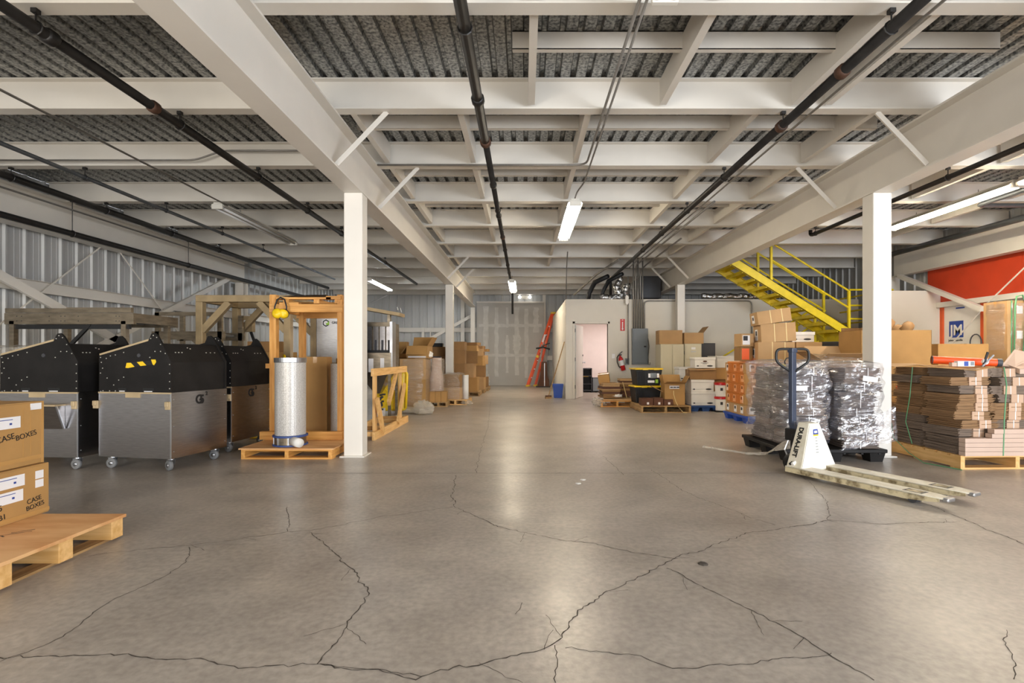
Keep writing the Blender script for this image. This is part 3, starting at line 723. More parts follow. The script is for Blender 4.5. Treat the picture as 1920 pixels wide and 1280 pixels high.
def plastic_pallet(label, loc, rz, w, d, mat, h=.14, name='plastic_pallet'):
    t = thing(name, label, 'pallet', loc, rz)
    MB().b2((-w / 2, -d / 2, h - .04), (w / 2, d / 2, h)).build('deck', mat, t, bevel=.008)
    ft = MB(); a, b = .085, .065
    ft.add([(-b, -b, 0), (b, -b, 0), (b, b, 0), (-b, b, 0), (-a, -a, h - .04), (a, -a, h - .04), (a, a, h - .04), (-a, a, h - .04)],
           [(3, 2, 1, 0), (4, 5, 6, 7), (0, 1, 5, 4), (1, 2, 6, 5), (2, 3, 7, 6), (3, 0, 4, 7)])
    fm = ft.mesh('foot', mat)
    for x in (-w / 2 + .1, 0, w / 2 - .1):
        for y in (-d / 2 + .1, 0, d / 2 - .1): put('foot', fm, t, (x, y, 0))
    rib = MB().b2((-.012, -d / 2 + .01, h - .055), (.012, d / 2 - .01, h - .04)).mesh('rib', mat)
    for k in range(6): put('rib', rib, t, (-w / 2 + .08 + k * (w - .16) / 5, 0, 0))
    return t
def wrap(label, x0, y0, x1, y1, z0, z1, mat, seed, amp=.03, name='stretch_film', topcap=True, nx=44, nz=26, parent=None, group=None):
    """crumpled film pulled tight round a load"""
    m = MB(); cx, cy = (x0 + x1) / 2, (y0 + y1) / 2; hx, hy = (x1 - x0) / 2, (y1 - y0) / 2; vs = []; fs = []
    for j in range(nz + 1):
        t = j / nz; z = t * (z1 - z0)
        for i in range(nx):
            a = 2 * math.pi * i / nx
            ca, sa = math.cos(a), math.sin(a); k = 5.0
            rr = (abs(ca) ** k + abs(sa) ** k) ** (-1 / k)
            x, y = ca * rr * hx, sa * rr * hy
            n1 = mnoise.noise(Vector((x * 4.5 + seed, y * 4.5, z * 7.0))) + .6 * mnoise.noise(Vector((x * 11, y * 11 + seed, z * 17)))
            s = 1 + n1 * amp / max(hx, hy) * 1.3
            vs.append((x * s, y * s, z + .25 * amp * n1))
    for j in range(nz):
        for i in range(nx):
            i2 = (i + 1) % nx
            fs.append((j * nx + i, j * nx + i2, (j + 1) * nx + i2, (j + 1) * nx + i))
    if topcap:
        c = len(vs); vs.append((0, 0, z1 - z0 + .01))
        ring = []
        for i in range(nx):
            v = vs[nz * nx + i]; vs.append((v[0] * .6, v[1] * .6, z1 - z0 + .02 + .03 * mnoise.noise(Vector((i * .7, seed, 0))))); ring.append(len(vs) - 1)
        for i in range(nx):
            i2 = (i + 1) % nx
            fs.append((nz * nx + i, nz * nx + i2, ring[i2], ring[i])); fs.append((ring[i], ring[i2], c))
    m.add(vs, fs)
    o = m.build(name, mat, None, (cx, cy, z0))
    return tag(o, label, 'plastic wrap', group)

# ================================================================ LEFT FOREGROUND: plywood-topped skid with two cartons
pl = thing('plywood_skid', 'plywood topped skid on pine stringers at the lower left', 'pallet', (-3.17, 2.66, 0))
MB().b2((-.63, -.78, .128), (.63, .66, .147)).build('plywood_deck', m_ply, pl, bevel=.002)
for y in (.60, .235, -.115, -.5, -.74):
    MB().b2((-.62, y - .045, .014), (.62, y + .045, .128)).build('stringer', m_pine['x'], pl, bevel=.003)
for x in (.53, 0, -.53): MB().b2((x - .05, -.78, 0), (x + .05, .645, .014)).build('bottom_board', m_oldwood['y'], pl)
for k, (a, b) in enumerate((((.18, .2), (.34, .33)), ((.2, .27), (.28, .24)), ((.12, .16), (.22, .24)), ((.25, .3), (.33, .36)))):
    ribbon([Vector((a[0], a[1], 0)), Vector((b[0], b[1], 0))], .002, .012, .1475, .01, 200 + k).build('scuff_mark', m_crack, pl)
sz = (.62, 1.05, .318)
c = carton('lower of two large taped cartons on the plywood skid, two white labels', (-3.39, 2.845, .147), 0, sz, m_card, seam='y')
def prints(c, xo, z, y0=.02, y1=.36):
    for k, (a, w) in enumerate(((0, .9), (.016, .45))):
        MB().b2((xo, y0 + .02, z + .052 - a), (xo + .0008, y0 + .02 + (y1 - y0 - .04) * w, z + .056 - a)).build('printed_line', m_inkblue, c)
    MB().b2((xo, y1 - .07, z + .022), (xo + .0008, y1 - .055, z + .034)).build('printed_mark', m_inkblue, c)
sticker(c, sz, '+x', .545, .212, .34, .07); sticker(c, sz, '+x', .545, .122, .33, .07)
prints(c, .3118, .212); prints(c, .3118, .122, .02, .35)
sticker(c, sz, '+x', .955, .23, .055, .05); sticker(c, sz, '+x', .955, .175, .055, .048)
for (b_, y_, z_, s_) in (('CASE', .375, .085, .042), ('BOXES', .37, .045, .040), ('205', .15, .085, .05), ('B1', .20, .035, .045)):
    text('handwriting', b_, c, (.3115, y_, z_), (0, 1, .12), (0, 0, 1), s_, m_ink if b_ != 'SYST' else m_card3)
MB().b2((.311, -.525, .01), (.3125, .525, .035)).build('tape', m_tape, c)
sz = (.60, 1.04, .395)
c = carton('upper of two large cartons on the plywood skid, marked by hand', (-3.405, 2.84, .468), R(.6), sz, m_card, seam='y')
sticker(c, sz, '+x', .54, .245, .345, .07); sticker(c, sz, '+x', .95, .345, .08, .04)
prints(c, .3018, .245, .02, .365)
for (b_, y_, z_, s_) in (('CASE', .215, .165, .05), ('BOXES', .335, .165, .046)):
    text('handwriting', b_, c, (.3015, y_, z_), (0, 1, .16), (0, 0, 1), s_, m_ink)
for y_ in (.38, .43): MB().b2((.3005, y_, .06), (.3015, y_ + .004, .36)).build('crease', m_tape, c)
MB().b2((.3005, -.52, .03), (.302, .52, .055)).build('tape', m_tape, c)
MB().b2((.285, .505, .0), (.3015, .522, .395)).build('edge_tape', m_tape, c)

# ================================================================ LEFT: three steel bins on casters with black sloped hoods
CW, CL = .855, .742
SIDE = [(0, .79), (.855, .79), (.855, 1.097), (.80, 1.19), (.748, 1.28), (.70, 1.355), (.665, 1.385), (.628, 1.38), (.59, 1.305), (0, 1.158)]
def caster():
    w = MB().lathe([(.02, -.016), (.045, -.019), (.052, -.012), (.052, .012), (.045, .019), (.02, .016)], 20, (0, -.015, .052), Matrix.Rotation(R(90), 3, 'X')).mesh('wheel', m_rubber, True)
    h = MB().lathe([(.004, -.022), (.02, -.021), (.02, .021), (.004, .022)], 12, (0, -.015, .052), Matrix.Rotation(R(90), 3, 'X')).mesh('hub', m_zinc, True)
    f = MB(); f.b2((-.04, -.04, .122), (.04, .04, .13)); f.lathe([(.03, .108), (.03, .122)], 14)
    for s in (-1, 1): f.prism([(-.012, .05), (.012, .05), (.03, .11), (-.03, .11)], s * .028 - .002, s * .028 + .002, 'y')
    return w, h, f.mesh('caster_fork', m_zinc)
CAST = caster()
rz_pts = [(.02, 1.14), (.03, 1.09), (.045, 1.03), (.09, 1.13), (.14, 1.155), (.2, 1.165), (.3, 1.19), (.84, 1.07), (.84, .98), (.84, .9), (.84, .83), (.79, 1.18), (.735, 1.27), (.69, 1.34), (.65, 1.36), (.62, 1.33), (.67, 1.2), (.61, 1.14), (.735, 1.2), (.18, .86), (.24, .91), (.3, .94), (.1, .93), (.05, .8), (.13, .8), (.2, .8), (.02, .98)]
rz_me = MB()
for (a, b) in rz_pts: rz_me.lathe([(.006, 0), (.005, .004), (0, .005)], 6, (a, -.0, b), Matrix.Rotation(R(90), 3, 'X'))
rz_me = rz_me.mesh('rivets', m_rivet)
fr_me = MB()
for (b, z) in ((.12, 1.19), (.16, 1.19), (.2, 1.19), (.52, 1.19), (.58, 1.19), (.64, 1.19), (.3, 1.24), (.33, 1.23)):
    x = .845 - (z - 1.09) * (.11 / .185); fr_me.box((x + .003, b, z), (.008, .009, .009))
fr_me = fr_me.mesh('hood_rivets', m_rivet)
def steel_cart(label, loc, rz, tapeon=False, tray=False, logo=True):
    t = thing('steel_cart', label, 'cart', loc, rz, 'steel bins with black hoods')
    body = MB().b2((.004, .004, .13), (CW - .004, CL - .004, .788)).build('body', m_stain, t)
    for (a, b) in (((0, -.003, .13), (CW, .004, .785)), ((CW - .004, 0, .13), (CW + .003, CL, .785))):
        MB().b2(a, b).build('body_panel', m_stain, t)
    MB().b2((-.004, -.006, .775), (CW + .004, .006, .79)).build('top_rail', m_edge, t)
    MB().b2((CW - .006, -.005, .13), (CW + .005, .003, .785)).build('corner_angle', m_zinc, t)
    MB().prism([(.012, .79), (.845, .79), (.845, 1.09), (.735, 1.275), (.59, 1.285), (.012, 1.145)], .02, CL - .02, 'y').build('hood', m_blackpl, t)
    sm = MB().prism(SIDE, 0, .02, 'y').mesh('side_plate', m_blackpl)
    a = put('side_plate', sm, t, (0, 0, 0)); b = put('side_plate', sm, t, (0, CL - .02, 0))
    put('rivets', rz_me, a); put('hood_rivets', fr_me, t)
    MB().bar((0, .01, 1.163), (.585, .01, 1.309), .03, .008, (0, 1, 0)).build('edge_strip', m_edge, a)
    for (x, w) in ((.235, .10), (.53, .13)):
        MB().b2((x, -.003, .797), (x + w, .001, .83)).build('slot', m_black, a)
        MB().b2((x + .015, -.005, .795), (x + w - .02, -.002, .803)).build('slot_catch', m_label, a)
    hp = MB(); hp.b2((.33, -.012, .735), (.50, -.003, .783)); hp.build('hasp_plate', m_edge, t)
    MB().b2((.035, -.016, .79), (.04, -.01, .8)).build('pin', m_zinc, t)
    for x in (-.055, .80):
        l = MB(); l.b2((x, -.02, .62), (x + .055, .0, .70)); l.b2((x + .01, -.035, .65), (x + .05, -.018, .70)); l.build('latch', m_edge, t, bevel=.004)
    MB().lathe([(.02, 0), (.018, .006), (0, .007)], 12, (.48, 0, 1.16), Matrix.Rotation(R(90), 3, 'X')).build('knob', m_dgrey, a)
    for (x, y) in ((.08, .08), (CW - .08, .08), (.08, CL - .08), (CW - .08, CL - .08)):
        f = put('caster', CAST[2], t, (x, y, 0), random.uniform(-.5, .5)); put('wheel', CAST[0], f); put('hub', CAST[1], f)
    s = MB()
    for z in (.2, .45, .72): s.lathe([(.005, 0), (.004, .004)], 6, (CW + .003, .03, z), Matrix.Rotation(R(90), 3, 'Y')); s.lathe([(.005, 0), (.004, .004)], 6, (CW + .003, CL - .03, z), Matrix.Rotation(R(90), 3, 'Y'))
    s.build('panel_screws', m_zinc, t)
    if logo:
        text('logo_g', 'G', t, (CW + .0042, .30, .655), (0, 1, 0), (0, 0, 1), .13, m_ink, bold=.004)
        text('logo_five', '5', t, (CW + .0044, .355, .655), (0, 1, 0), (0, 0, 1), .125, m_ink, bold=.004)
        text('logo_two', '2', t, (CW + .0044, .435, .735), (0, 1, 0), (0, 0, 1), .055, m_ink, bold=.002)
    if tapeon:
        x0, z0, x1, z1 = .30, 1.055, .685, 1.095
        d = Vector((x1 - x0, 0, z1 - z0)).normalized(); up = Vector((-d.z, 0, d.x)); L = (Vector((x1, 0, z1)) - Vector((x0, 0, z0))).length
        o = Vector((x0, -.0015, z0))
        def piece(pts, mat, nm):
            q = [o + d * a + up * b for a, b in pts]; k = len(q); vv = q + [p + Vector((0, -.0012, 0)) for p in q]
            MB().add(vv, [tuple(range(k)), tuple(range(2 * k - 1, k - 1, -1))] + [(i, (i + 1) % k, k + (i + 1) % k, k + i) for i in range(k)]).build(nm, mat, a)
        piece([(0.02, -.022), (.05, -.028), (.13, -.022), (.09, .022), (.04, .026)], m_yellowpl, 'hazard_tape')
        piece([(.13, -.022), (.20, -.022), (.16, .022), (.09, .022)], m_black, 'hazard_tape')
        piece([(.20, -.022), (.27, -.022), (.23, .022), (.16, .022)], m_yellowpl, 'hazard_tape')
        piece([(.27, -.022), (.345, -.022), (.33, .022), (.23, .022)], m_black, 'hazard_tape')
        piece([(.345, -.022), (.36, -.03), (L, .0), (L - .005, .025), (.33, .03)], m_yellowpl, 'hazard_tape')
    if tray:
        p = MB(); p.prism([(-.005, .66), (-.10, .665), (-.11, .655), (-.03, .42), (-.006, .42)], .33, .72, 'x'); p.build('drop_tray', m_stain, t)
        MB().b2((.325, -.115, .655), (.725, -.0, .668)).build('tray_lip', m_edge, t)
        MB().bar((.725, -.10, .655), (.725, -.02, .425), .012, .02, (1, 0, 0)).build('tray_cheek', m_zinc, t)
    return t
steel_cart('stainless bin on casters with yellow and black hazard tape on its hood', (-4.349, 5.318, 0), R(-10.4), tapeon=True)
steel_cart('stainless bin on casters partly hidden behind the hazard taped one', (-4.33, 6.30, 0), R(-8))
steel_cart('stainless bin on casters with a drop tray, behind the foreground cartons', (-5.352, 5.31, 0), R(-4.6), tray=True, logo=False)

# film-wrapped bits at the far left edge
tag(wrap('crumpled film covered parts heaped behind the left bin', -6.45, 5.88, -5.7, 6.42, .75, 1.26, m_filmwarm, 5, .06, 'film_heap'), 'crumpled film covered parts heaped behind the left bin', 'plastic wrap')
t = thing('parts_crate', 'old wooden crate of parts under crumpled film at far left', 'crate', (-6.08, 6.15, 0))
MB().b2((-.36, -.28, .1), (.36, .28, .74)).build('crate_body', m_oldwood['x'], t)
for s in (-1, 1): MB().b2((s * .3 - .05, -.28, 0), (s * .3 + .05, .28, .1)).build('skid', m_oldwood['y'], t)
for k in range(4): MB().tube([(-.3 + .16 * k, -.1, .76), (-.1 + .14 * k, .1, .80 + .07 * (k % 2))], .05, 10).build('cylinder_part', m_dstain, t)

# ---- stainless conveyor bed on legs behind the bins
t = thing('conveyor_bed', 'worn stainless conveyor bed on legs behind the left bins', 'conveyor', (-5.78, 6.6, 0))
m = MB(); m.b2((-.82, 0, 1.56), (.82, .05, 1.70)); m.build('side_channel', m_dstain, t)
MB().b2((-.82, .80, 1.56), (.82, .85, 1.70)).build('side_channel', m_dstain, t)
for x in (-.82, .79): MB().b2((x, .05, 1.58), (x + .03, .8, 1.70)).build('end_channel', m_dstain, t)
MB().b2((-.80, -.012, 1.705), (-.02, .03, 1.76)).build('guard_rail', m_dstain, t)
MB().b2((-.02, -.014, 1.705), (.80, .03, 1.77)).build('guard_rail', m_dstain, t)
MB().b2((-.8, .05, 1.66), (.8, .8, 1.68)).build('belt', m_dgrey, t)
MB().b2((-.70, .02, 1.50), (.75, .06, 1.555)).build('under_rail', m_black, t)
for k in range(9): MB().tube([(-.72 + k * .18, .06, 1.62), (-.72 + k * .18, .79, 1.62)], .028, 10).build('roller', m_zinc, t)
for x in (-.76, .66):
    for y in (.0, .78): MB().b2((x, y, 0), (x + .06, y + .06, 1.60)).build('leg', m_dstain, t)
    MB().b2((x, .06, .4), (x + .05, .78, .46)).build('cross_tie', m_dstain, t)
MB().bar((-.0, .03, 1.30), (.25, .03, 1.56), .04, .03, (0, 1, 0)).build('knee_brace', m_black, t)
bs = MB()
for x in (-.66, -.6, -.1, -.05, -.25, .12, .6, .64):
    for z in (1.6, 1.66): bs.lathe([(.006, 0), (.005, .004)], 6, (x, -.001, z), Matrix.Rotation(R(90), 3, 'X'))
bs.build('bolt_heads', m_dgrey, t)
t = thing('roller_table', 'second steel roller frame farther behind the left bins', 'conveyor', (-5.35, 8.3, 0))
for y in (0, .6): MB().b2((-.6, y, 1.42), (.55, y + .05, 1.55)).build('side_channel', m_dstain, t)
for x in (-.55, .45):
    for y in (0, .6): MB().b2((x, y, 0), (x + .07, y + .05, 1.85)).build('leg', m_dstain, t)
for k in range(5): MB().tube([(-.45 + k * .2, .05, 1.5), (-.45 + k * .2, .6, 1.5)], .03, 10).build('roller', m_zinc, t)
MB().b2((-.55, 0, 1.8), (.52, .04, 1.86)).build('top_rail', m_dstain, t)
MB().bar((.3, .02, 1.2), (.05, .02, 1.42), .05, .03, (0, 1, 0)).build('knee_brace', m_dstain, t)

# ---- square tube gantry
def tube_frame(label, x0, x1, D, dep, zt, mat, s=.105):
    t = thing('tube_frame', label, 'frame', ((x0 + x1) / 2, D, 0)); W = x1 - x0
    for y in (0, dep):
        for sg in (-1, 1): MB().b2((sg * (W / 2 - s / 2) - s / 2, y, 0), (sg * (W / 2 - s / 2) + s / 2, y + s, zt - s)).build('post', mat, t, bevel=.006)
        MB().b2((-W / 2, y, zt - s), (W / 2, y + s, zt)).build('top_beam', mat, t, bevel=.006)
        for sg in (-1, 1): MB().bar((sg * (W / 2 - s * .8), y + s / 2, zt - .55), (sg * (W / 2 - .50), y + s / 2, zt - s), s * .95, s * .8, (0, 1, 0)).build('knee_brace', mat, t, bevel=.004)
    for sg in (-1, 1): MB().b2((sg * (W / 2 - s / 2) - s / 2, s, zt - s), (sg * (W / 2 - s / 2) + s / 2, dep, zt - .01)).build('side_beam', mat, t, bevel=.006)
    return t
tube_frame('tan square tube gantry behind the steel bins', -5.06, -3.60, 8.0, 1.0, 2.095, m_tan)
t = thing('control_box', 'small tan electrical box on a slim stand under the gantry', 'control box', (-5.35, 9.9, 0))
MB().b2((-.14, 0, 1.62), (.17, .12, 1.92)).build('enclosure', m_tan, t, bevel=.006)
MB().b2((-.2, .04, 0), (-.12, .1, 1.9)).build('post', m_tan, t); MB().b2((.0, -.004, 1.72), (.08, 0, 1.84)).build('paper_label', m_label, t)
MB().bar((.12, .05, 1.62), (.32, .05, 1.05), .05, .02, (0, 1, 0)).build('strut', m_black, t)
# dark cartons behind the second bin
carton('dark brown carton on top of the pile behind the bins', (-4.18, 8.55, 1.22), R(6), (.55, .4, .17), m_card3)
carton('carton lower in the pile behind the bins', (-4.13, 8.55, 1.0), R(-4), (.6, .42, .22), m_card)
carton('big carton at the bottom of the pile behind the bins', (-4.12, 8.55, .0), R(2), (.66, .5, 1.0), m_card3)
wrap('film wound round the carton pile behind the bins', -4.48, 8.27, -3.76, 8.83, .3, 1.0, m_filmwarm, 8, .02)
t = thing('hand_truck', 'yellow hand truck leaning behind the wooden crate', 'hand truck', (-3.62, 7.55, 0))
for x in (-.12, .12): MB().tube([(x, -.1, .12), (x * .95, .02, .7), (x * .8, .12, 1.1), (x * .5, .15, 1.17)], .02, 10).build('rail', m_yellowpl, t, smooth=True)
for z in (.35, .62, .88): MB().tube([(-.12, -.06 + z * .14, z), (.12, -.06 + z * .14, z)], .014, 8).build('cross_bar', m_yellowpl, t)
MB().b2((-.2, -.32, .01), (.2, -.1, .025)).build('toe_plate', m_yellowpl, t)
for x in (-.18, .18): MB().lathe([(.02, -.025), (.11, -.025), (.12, 0), (.11, .025), (.02, .025)], 18, (x, 0, .12), Matrix.Rotation(R(90), 3, 'Y')).build('wheel', m_black, t, smooth=True)

# ================================================================ LEFT: skid with filter drum, and the amber pine crate
t = wood_pallet('plywood covered pallet under the perforated filter drum', (-2.66, 6.32, 0), 0, 1.02, 1.0, m_orpine, h=.11)
MB().b2((-.53, -.52, .11), (.53, .52, .124)).build('plywood_sheet', m_ply, t)
t = thing('filter_drum', 'tall perforated metal filter drum with blue rings', 'filter', (-2.72, 6.05, .124))
MB().lathe([(0, .115), (.168, .115), (.168, .97), (.16, .97), (.16, .3), (0, .3)], 40).build('perforated_sleeve', m_mesh, t, smooth=False)
MB().lathe([(.170, .955), (.176, .96), (.176, 1.01), (.15, 1.012), (.15, .98)], 40).build('top_rim', m_zinc, t, smooth=False)
MB().lathe([(0, .02), (.172, .02), (.172, .11), (0, .11)], 40).build('base_collar', m_dstain, t)
MB().lathe([(.18, .1), (.192, .103), (.192, .122), (.17, .125)], 40).build('blue_ring', m_bluering, t)
MB().lathe([(.18, 0), (.192, .003), (.192, .018), (.17, .02)], 40).build('blue_ring', m_bluering, t)
MB().tube([(.10, -.15, .065), (.17, -.21, .06), (.215, -.25, .06)], [.05, .052, .05], 16).build('outlet_cap', m_wbox, t, smooth=True)
for a in (3.6, 4.3, 5.0): MB().box((.174 * math.cos(a), .174 * math.sin(a), .065), (.012, .012, .1), a).build('bracket', m_zinc, t)
t = thing('wooden_crate', 'tall open amber pine crate frame beside the near left column', 'crate', (-2.70, 6.75, .0))
W_, H_ = .46, 1.92
cb = .124
for (x, y, w) in ((-.435, -.23, .08), (.40, -.23, .06), (-.40, .52, .07), (.42, .52, .07)):
    MB().b2((x - w / 2, y - .045, cb), (x + w / 2, y + .045, H_ if y < 0 else 1.82)).build('post', m_orpine['z'], t, bevel=.003)
MB().b2((-.47, -.29, 1.70), (.44, -.25, 1.80)).build('front_rail', m_orpine['x'], t, bevel=.003)
MB().b2((-.47, .48, 1.68), (.44, .52, 1.78)).build('rear_rail', m_orpine['x'], t, bevel=.003)
MB().b2((-.56, -.35, cb), (.46, -.28, cb + .1)).build('base_rail', m_orpine['x'], t, bevel=.003)
for x in (-.44, .42): MB().b2((x - .02, -.25, 1.72), (x + .02, .5, 1.80)).build('side_rail', m_orpine['y'], t)
MB().b2((-.46, -.25, .98), (-.42, .5, 1.08)).build('side_rail', m_orpine['y'], t)
MB().b2((-.56, -.2, 1.0), (-.3, -.15, 1.06)).build('cleat', m_orpine['x'], t)
for (x0, x1, y) in ((-.34, -.1, -.3), (-.45, .42, -.02), (-.45, .42, .25)): MB().b2((x0, y, 1.80), (x1, y + .09, 1.82)).build('top_board', m_orpine['x'], t)
for x in (-.30, .08, .34): MB().b2((x, -.28, 1.81), (x + .07, .4, 1.86)).build('top_batten', m_orpine['y'], t)
MB().b2((-.38, -.3, 1.86), (.3, -.2, 1.885)).build('top_board', m_orpine['x'], t); MB().b2((-.46, .3, 1.86), (.42, .4, 1.885)).build('top_board', m_orpine['x'], t)
MB().b2((.24, -.3, 1.86), (.42, -.22, 1.90)).build('top_board', m_orpine['x'], t)
tp = MB().add([(-.33, -.28, 1.90), (.22, -.26, 1.92), (.26, .3, 1.91), (-.3, .3, 1.93), (-.05, 0, 1.95)], [(0, 1, 4), (1, 2, 4), (2, 3, 4), (3, 0, 4)]).build('dark_tarp', m_dgrey)
tp.location = (-2.70, 6.75, 0); tag(tp, 'dark folded tarp lying on the amber crate top', 'tarp')
t = thing('ear_muffs', 'yellow ear muffs hung on the amber crate corner', 'ear muffs', (-3.0, 6.40, 1.66))
MB().tube([(-.07, 0, .03), (-.072, 0, .1), (-.04, 0, .19), (0, 0, .215), (.05, 0, .19), (.075, 0, .1), (.07, 0, .03)], .01, 8).build('headband', m_black, t, smooth=True)
for (x, k) in ((-.02, 0), (.045, .02)):
    e = MB().lathe([(0, -.045), (.04, -.04), (.062, -.015), (.062, .0), (.058, .01)], 18, (x, -.04 + k, .015), Matrix.Rotation(R(-90 + 30 * (k > 0)), 3, 'X'))
    e.build('ear_cup', m_yellowpl, t, smooth=True)
    MB().lathe([(.05, 0), (.06, .008), (.055, .03), (0, .03)], 18, (x, -.03 + k, .015), Matrix.Rotation(R(-90), 3, 'X')).build('cushion', m_black, t, smooth=True)
sz = (.30, .30, 1.02)
c = carton('tall cardboard carton standing inside the amber crate', (-2.77, 6.98, .124), R(8), sz, m_card, seam='y')
t = thing('filter_drum', 'second perforated filter drum inside the amber crate', 'filter', (-2.40, 6.92, .124))
MB().lathe([(0, 0), (.165, 0), (.165, .93), (.15, .93), (.15, .2), (0, .2)], 40).build('perforated_sleeve', m_mesh, t)
MB().lathe([(.1, .93), (.1, 1.0), (.0, 1.0)], 24).build('neck', m_dstain, t)

# ================================================================ LEFT: stainless machine behind crate and column
t = thing('steel_cabinet', 'tall stainless machine cabinet with a green hexagon logo', 'machine', (-3.0, 8.75, 0))
MB().b2((-.50, 0, .2), (.12, .6, 1.90)).build('cabinet_body', m_stain, t, bevel=.006)
MB().b2((-.42, -.012, 1.28), (.10, .0, 1.86)).build('door_panel', m_stain, t)
MB().b2((-.50, -.02, .95), (.12, .0, 1.05)).build('cross_panel', m_dstain, t)
for x in (-.46, .06):
    for y in (.02, .5): MB().b2((x, y, 0), (x + .06, y + .06, .2)).build('leg', m_dstain, t)
hx = lambda r: [(-.33 + r * math.cos(R(60 * k + 30)), 1.71 + r * math.sin(R(60 * k + 30))) for k in range(6)]
MB().prism(hx(.075), -.016, -.013, 'y').build('logo_backing', m_label, t)
MB().prism(hx(.062), -.018, -.0165, 'y').build('logo_hexagon', m_ink, t); MB().prism(hx(.042), -.020, -.0185, 'y').build('logo_core', m_label, t)
MB().add([(-.33, -.0205, 1.68), (-.275, -.0205, 1.68), (-.275, -.0205, 1.735), (-.30, -.0205, 1.735), (-.30, -.0205, 1.71), (-.33, -.0205, 1.71)], [(0, 1, 2, 3, 4, 5)]).build('logo_mark', m_green, t)
text('lettering', 'GREEN FIRST', t, (-.235, -.0145, 1.70), (1, 0, 0), (0, 0, 1), .055, m_ink, bold=.0015)
t = thing('sorting_machine', 'stainless sorting machine with vertical chutes behind the pine trestle', 'machine', (-2.62, 9.6, 0))
MB().b2((-.55, .05, .85), (.14, .7, 1.22)).build('lower_body', m_dstain, t, bevel=.005)
MB().b2((-.55, .35, 1.22), (.14, .7, 1.78)).build('back_panel', m_dstain, t)
for k in range(5):
    MB().b2((-.50 + k * .125, .28, 1.24), (-.40 + k * .125, .35, 1.72)).build('chute', m_stain, t)
    MB().b2((-.47 + k * .125, .274, 1.26), (-.43 + k * .125, .28, 1.46)).build('chute_slot', m_dgrey, t)
MB().b2((-.6, .24, 1.72), (.12, .36, 1.80)).build('header', m_dstain, t)
MB().b2((.11, .1, .85), (.16, .36, 1.80)).build('end_post', m_zinc, t)
MB().b2((-.5, .2, 1.22), (.12, .3, 1.27)).build('brush_strip', m_black, t)
MB().box((-.1, .2, 2.0), (.85, .42, .06), Matrix.Rotation(R(10), 3, 'Y')).build('top_tray', m_tan, t)
MB().bar((.05, .3, 1.78), (.05, .3, 1.97), .1, .05).build('tray_bracket', m_dstain, t)
MB().tube([(-.35, .05, 2.0), (-.30, -.02, 2.16), (-.42, 0, 2.28), (-.5, .1, 2.2)], .025, 8).build('hose', m_black, t, smooth=True)
MB().tube([(-.24, .1, 2.15), (.05, .15, 2.30)], .012, 8).build('rod', m_zinc, t); MB().tube([(.24, .2, 2.02), (.22, .2, 2.1), (.28, .2, 2.06), (.3, .2, 1.98)], .012, 6).build('hook', m_zinc, t)
for (x, z, w, h) in ((-.27, .86, .09, .25), (-.05, .88, .07, .24)): MB().b2((x, .042, z), (x + w, .05, z + h)).build('paper_label', m_label, t)
hop = MB().add([(-.45, 0, .85), (.1, 0, .85), (.1, .55, .85), (-.45, .55, .85), (-.2, .2, .45), (-.1, .2, .45), (-.1, .35, .45), (-.2, .35, .45)], [(0, 1, 5, 4), (1, 2, 6, 5), (2, 3, 7, 6), (3, 0, 4, 7), (4, 5, 6, 7), (0, 3, 2, 1)]); hop.build('hopper', m_stain, t)
for (x, y) in ((-.53, .08), (.08, .08), (-.53, .62), (.08, .62)): MB().b2((x, y, 0), (x + .05, y + .05, .86)).build('leg', m_dstain, t)
v_ = MB()
for k in range(14): v_.box((-.05 + random.uniform(-.05, .06), .12 + random.uniform(-.05, .05), .12 + .025 * k + random.uniform(-.01, .01)), (random.uniform(.03, .07), .06, .03))
v_.build('valve_block', m_dgrey, t); MB().b2((-.16, .08, .02), (.0, .2, .18)).build('drip_box', m_label, t)
MB().tube([(-.5, -.1, .9), (-.42, -.14, 1.02), (-.34, -.1, .95), (-.3, -.05, .85)], .05, 8).build('hose', m_black, t, smooth=True)

# pine trestle right of the near left column
t = thing('pine_trestle', 'pine trestle frame on the floor right of the near left column', 'trestle', (-2.06, 8.1, 0))
MB().b2((-.02, -1.0, .0), (.02, 1.05, .115)).build('base_beam', m_pine['y'], t, bevel=.002)
MB().b2((-.5, -.95, .0), (-.46, 1.0, .1)).build('base_beam', m_pine['y'], t, bevel=.002)
MB().b2((-.02, -1.05, .88), (.02, .95, .985)).build('top_beam', m_pine['y'], t, bevel=.002)
for y in (-.80, .70): MB().b2((-.06, y - .045, .0), (-.02, y + .045, .88)).build('post', m_pine['z'], t, bevel=.002)
for y in (-.9, -.3, .55, .98): MB().b2((-.48, y - .05, .05), (.0, y - .01, .11)).build('cross_tie', m_pine['x'], t)
MB().bar((.03, -.62, .06), (.03, -.92, .56), .09, .04, (1, 0, 0)).build('diagonal', m_pine['z'], t)
MB().bar((.03, .25, .08), (.03, .72, .68), .09, .04, (1, 0, 0)).build('diagonal', m_pine['z'], t)
MB().bar((-.04, -.05, .42), (-.04, .45, .9), .09, .04, (1, 0, 0)).build('diagonal', m_pine['z'], t)
